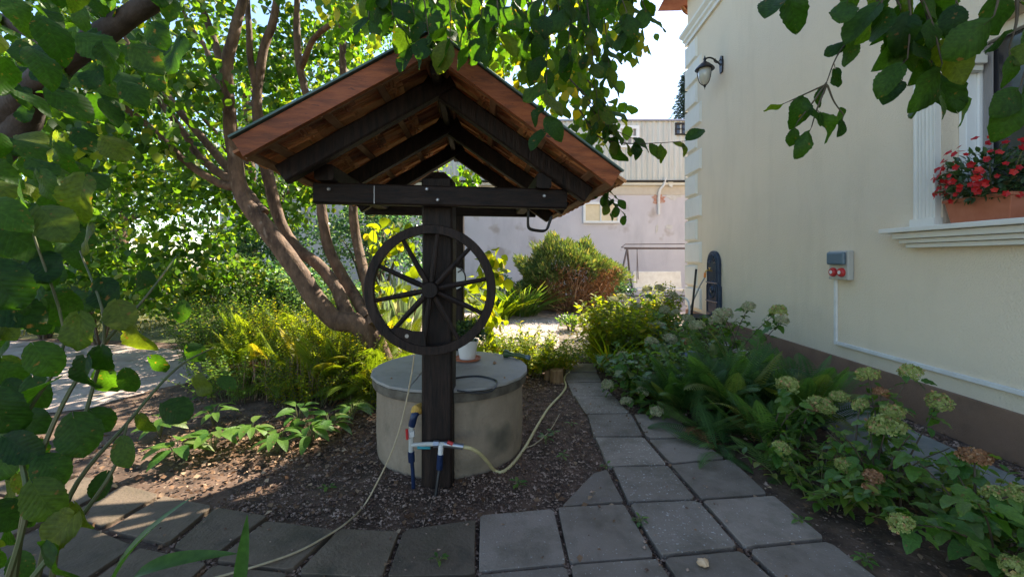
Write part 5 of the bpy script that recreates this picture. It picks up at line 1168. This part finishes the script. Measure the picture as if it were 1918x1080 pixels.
for x, y, l_, n_, k_, lab in ((2.15,4.25,1.0,60,'fern_dark','big dark fern between the hydrangeas and the brown plinth'), (2.55,4.7,1.05,50,'fern_dark','tall fern reaching against the cream wall'), (2.75,4.05,.95,44,'fern_dark','dark fern beside the front hydrangea, against the plinth'), (1.75,4.45,.8,44,'fern_dark','drooping fern beside the path in the shade'), (2.2,3.55,.7,38,'fern_dark','fern with low fronds reaching to the slabs')):
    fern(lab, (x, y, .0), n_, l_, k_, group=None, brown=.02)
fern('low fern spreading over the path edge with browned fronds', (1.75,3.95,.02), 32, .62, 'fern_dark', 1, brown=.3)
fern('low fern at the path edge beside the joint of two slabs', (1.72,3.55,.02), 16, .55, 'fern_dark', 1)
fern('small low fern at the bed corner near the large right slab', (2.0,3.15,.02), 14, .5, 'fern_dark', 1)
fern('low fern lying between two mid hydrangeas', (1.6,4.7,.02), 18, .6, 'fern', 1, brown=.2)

# ---- hydrangeas
def head_mesh(mt, n_=60, seed=0):
    rs = random.Random(seed); V = []; Fc = []
    for i in range(n_):
        z = 1-1.45*(i+.5)/n_; r_ = math.sqrt(max(0, 1-z*z)); a = i*2.39996; u = Vector((r_*math.cos(a), r_*math.sin(a), z*.82)); rr = 1+rs.uniform(-.13,.12)
        nn = (u+Vector((rs.gauss(0,.35), rs.gauss(0,.35), rs.gauss(0,.35)))).normalized(); x = nn.orthogonal().normalized(); y = nn.cross(x); s = rs.uniform(.26,.38); a0 = rs.random()*6
        for k in range(4):
            b_ = a0+k*PI/2; dx = x*math.cos(b_)+y*math.sin(b_); dy = -x*math.sin(b_)+y*math.cos(b_); p = u*rr; q0 = len(V)
            V += [p, p+dx*s*.6+dy*s*.42+nn*s*.18, p+dx*s+nn*s*rs.uniform(-.1,.35), p+dx*s*.6-dy*s*.42+nn*s*.18]; Fc.append((q0,q0+1,q0+2,q0+3))
    me = bpy.data.meshes.new('flower_head'); me.from_pydata([tuple(v) for v in V], [], Fc); me.materials.append(mt); return me
HM = {'g': [head_mesh(M['floret'], 62, s) for s in (1,2)], 'p': [head_mesh(M['floret_pale'], 80, s) for s in (3,4)], 'b': [head_mesh(M['floret_brown'], 55, s) for s in (5,6)]}
hy_mesh = [tmesh('leaf', t, M['hyd_obj']) for t in T_HYD]
def hydrangea(label, base, heads, nleaf, lsize, extra=None, leafobj=True, cspread=.35):
    b_ = Vector(base); t = thing('hydrangea', b_, label, 'hydrangea'); q = MB(); nodes = []
    for (px, py, Yd, rpx, kind) in heads:
        c = P(px, py, Yd); c.z = max(c.z, .06); r_ = rpx/F*Yd
        put('flower_head', random.choice(HM[kind]), t, Matrix.Translation(c) @ Matrix.Rotation(random.random()*6, 4, 'Z') @ Matrix.Rotation(random.uniform(-.5,.5), 4, 'X') @ Matrix.Diagonal((r_*.76, r_*.76, r_*.68, 1)))
        root = b_+Vector((random.uniform(-.15,.15), random.uniform(-.15,.15), 0)); mid = root.lerp(c, .55)+Vector((0,0,random.uniform(.0,.12)))
        sp = spline([root, mid, c], 7); q.tube(sp, lerpl([.008,.0035], len(sp)), 6)
        L_ = len(sp)
        for j in range(3, L_-1):
            nodes.append((sp[j], (sp[j+1]-sp[j]).normalized()))
        nodes += [(sp[-2], (sp[-1]-sp[-2]).normalized())]*2
    for k in range(extra or 0):
        a = random.random()*2*PI; tip = b_+Vector((math.cos(a)*cspread*random.uniform(.4,1), math.sin(a)*cspread*random.uniform(.4,1), random.uniform(.15,.55)))
        sp = spline([b_, b_.lerp(tip,.5)+Vector((0,0,.08)), tip], 5); q.tube(sp, lerpl([.006,.003], len(sp)), 5)
        nodes += [(p, Vector((0,0,1))) for p in sp[3:]]
    q.build('stem', M['twig'], t, True)
    if leafobj:
        for k in range(nleaf):
            p, dr = random.choice(nodes); a = random.random()*2*PI; dd = Vector((math.cos(a), math.sin(a), random.uniform(-.55,.35))); nn = Vector((random.gauss(0,.3), random.gauss(0,.3), 1))
            put('leaf', random.choice(hy_mesh), t, frame(p+dd.normalized()*.015+Vector((random.gauss(0,.02),random.gauss(0,.02),random.gauss(0,.02))), dd, nn, lsize*random.uniform(.55,1.15)))
    return t
hydrangea('nearest hydrangea at the lower right with green-cream and browned heads', (2.45,2.15,0), [(1687,980,2.05,24,'g'),(1865,925,2.2,24,'g'),(1835,945,2.25,22,'g'),(1912,925,2.1,24,'g'),(1905,1065,1.85,30,'g'),(1825,857,2.4,29,'b'),(1955,960,2.1,26,'g')], 190, .125, 12, cspread=.5)
hydrangea('front hydrangea with the largest green-cream head in front of the plinth', (2.35,2.75,0), [(1660,800,2.9,36,'g'),(1672,772,3.0,22,'g'),(1758,752,3.1,24,'g'),(1705,697,3.3,22,'g'),(1625,702,3.35,22,'g'),(1583,870,2.7,19,'g'),(1612,757,3.2,17,'g'),(1636,893,2.55,20,'b'),(1630,915,2.5,16,'b'),(1650,735,3.2,16,'b')], 200, .105, 10, cspread=.42)
hydrangea('hydrangea beside the big fern with pinkish green heads', (2.05,3.45,0), [(1475,720,3.7,23,'g'),(1540,758,3.4,24,'g'),(1572,744,3.45,19,'g'),(1465,838,3.0,18,'g'),(1525,765,3.4,14,'b')], 110, .105, 6, cspread=.3)
stalky('broad green leaves filling the bed before the fountain', (2.75,7.0,0), .8,.8,.68, 80, 16, .17, M['hyd'], T_OVAL)
stalky('mixed green undergrowth between the mid hydrangeas and the path', (1.8,5.45,0), .55,.7,.48, 80, 16, .13, M['hyd'], T_OVAL)
stalky('loose mixed greenery between the fern and the pale-headed hydrangea', (2.3,5.0,0), .6,.5,.55, 70, 16, .12, M['hyd'], T_OVAL)
stalky('low leafy clump between the two front hydrangeas', (2.15,2.95,0), .35,.5,.35, 40, 12, .09, M['hyd'], T_OVAL)
stalky('low leafy clump in the shade at the right edge of the bed', (2.75,2.6,0), .3,.5,.38, 36, 12, .10, M['hyd'], T_OVAL)
hydrangea('pale-headed hydrangea against the cream wall behind the ferns', (2.9,5.6,0), [(1402,575,5.9,15,'p'),(1458,582,5.5,18,'g'),(1465,600,5.3,14,'p'),(1355,588,6.1,19,'p'),(1343,600,6.0,16,'p'),(1305,610,5.8,17,'p'),(1290,597,6.4,12,'p')], 230, .13, 18, cspread=.6)
hydrangea('low hydrangea with round heads resting at the path edge', (1.45,4.95,0), [(1167,668,5.5,16,'p'),(1220,640,5.6,14,'p'),(1138,720,4.9,14,'p'),(1174,755,4.6,15,'p'),(1204,733,4.6,13,'p'),(1230,770,4.2,14,'p'),(1205,690,5.1,13,'p')], 240, .125, 20, cspread=.45)
hydrangea('sunlit hydrangea with small cream heads near the white swing', (2.0,7.6,0), [(1150,562,8.0,12,'p'),(1165,556,8.2,11,'p'),(1128,585,7.6,13,'p'),(1235,540,8.8,11,'p'),(1212,542,8.6,11,'p'),(1265,585,7.4,10,'p'),(1262,552,8.4,9,'p'),(1190,575,7.6,12,'p'),(1245,580,7.4,12,'p')], 200, .15, 20, cspread=.7)
hydrangea('hydrangea in the middle of the bed with greyed heads', (2.1,6.1,0), [(1215,612,6.6,14,'p'),(1255,635,6.0,15,'p'),(1180,640,6.3,13,'p'),(1285,640,5.7,12,'b'),(1235,610,6.7,12,'p'),(1240,665,5.4,12,'p')], 280, .14, 26, cspread=.6)
c = P(1298, 655, 5.3); c.z = .33
tag(MB().lathe([(.02,-.12),(.11,-.09),(.15,0),(.13,.08),(.06,.13),(.01,.14)], c, 18).build('glazed_ball', M['bluegrey_iron'], None, True), 'dark blue glazed ball half hidden under the middle hydrangeas', 'garden ball')

# ---- low plants left of the well, weeds, foreground leaves
def rosette(name, label, c, n_, size, mt, T, h=.12, cat='plant', group=None, spread=.05):
    c = Vector(c); t = thing(name, c, label, cat, group); me = tmesh('leaf', T, mt); q = MB()
    for k in range(n_):
        a = k*2.4+random.uniform(-.3,.3); z = h*random.uniform(.5,1); p = c+Vector((math.cos(a)*spread, math.sin(a)*spread, z)); q.tube([c, c.lerp(p,.6)+Vector((0,0,.02)), p], .003, 5)
        put('leaf', me, t, frame(p, (math.cos(a), math.sin(a), random.uniform(.0,.5)), (random.gauss(0,.15), random.gauss(0,.15), 1), size*random.uniform(.7,1.15)))
    q.build('stem', M['green_stem'], t); return t
T_PEO = leaf_t(8, .44, .45, .22, .5)
for (px, py, n_, s_, lab) in ((330,865,9,.22,'leftmost broad-leaved peony in the shaded soil'), (400,850,12,.2,'peony with dark leaves left of the sunlit soil patch'), (470,835,12,.18,'peony behind the sunlit soil patch'), (520,850,9,.16,'small lit seedling at the edge of the sunlit soil'), (580,835,12,.18,'peony with lit leaf edges left of the well'), (620,815,12,.18,'peony nearest to the well ring'), (560,800,12,.17,'peony in the back row under the ferns'), (300,820,12,.18,'peony at the left below the light green shrub'), (660,790,10,.16,'dark peony half hidden beside the well ring'), (400,800,12,.16,'back peony left of the reddish stalks')):
    rosette('peony', lab, G(px, py), n_, s_, M['hyd_obj'], T_PEO, .2)
for (px, py, n_, s_, lab) in ((1022,832,9,.06,'green weed beside the yellow hose'), (1035,815,8,.05,'slim weed just above the one by the hose'), (970,912,8,.05,'small weed in the gravel before the well'), (1070,800,6,.045,'tiny weed between hose and path'), (1055,860,7,.04,'greyish seedling near the path slabs'), (1198,985,9,.04,'dark green tuft in the slab joint'), (822,1060,6,.035,'tiny weed in the front slab joint'), (1290,830,8,.07,'weed at the fern edge of the path'), (1135,880,5,.04,'yellow seedling at the tip of the soil bed'), (612,920,5,.05,'lone seedling in the dark soil left of the post'), (1500,985,8,.05,'weed tuft at the right slab edge'), (1620,1060,9,.05,'low weeds at the bottom right of the bed')):
    rosette('weed', lab, G(px, py), n_, s_, M['hyd_obj'], T_OVAL, .05 if s_ < .055 else .09, 'weed', spread=.02)
T_TULIP = leaf_t(10, .20, .4, .45, .55)
tl = thing('tulip_leaves', G(215, 1190), 'broad arching grey-green leaves at the bottom left corner', 'plant'); me = tmesh('leaf', T_TULIP, M['blade_obj'])
for (px, py, Yd, a, s) in ((205,1110,1.55,78,.34),(250,1080,1.6,30,.30),(240,1120,1.6,12,.34),(290,1130,1.6,-5,.26)):
    dd = Vector((math.cos(R(a)), .05, math.sin(R(a)))); put('leaf', me, tl, frame(P(px, py, Yd), dd, (-math.sin(R(a))*.9, -.5, math.cos(R(a))*.9), s))
bl = thing('tulip_blade', G(450, 1160), 'single upright pointed green leaf at the bottom left foreground', 'plant')
put('leaf', tmesh('leaf', leaf_t(9, .16, .3, .5, -.12), M['blade_obj']), bl, frame(P(448, 1110, 1.5), P(476, 950, 1.5)-P(448, 1110, 1.5), (0,-1,.1), .30))
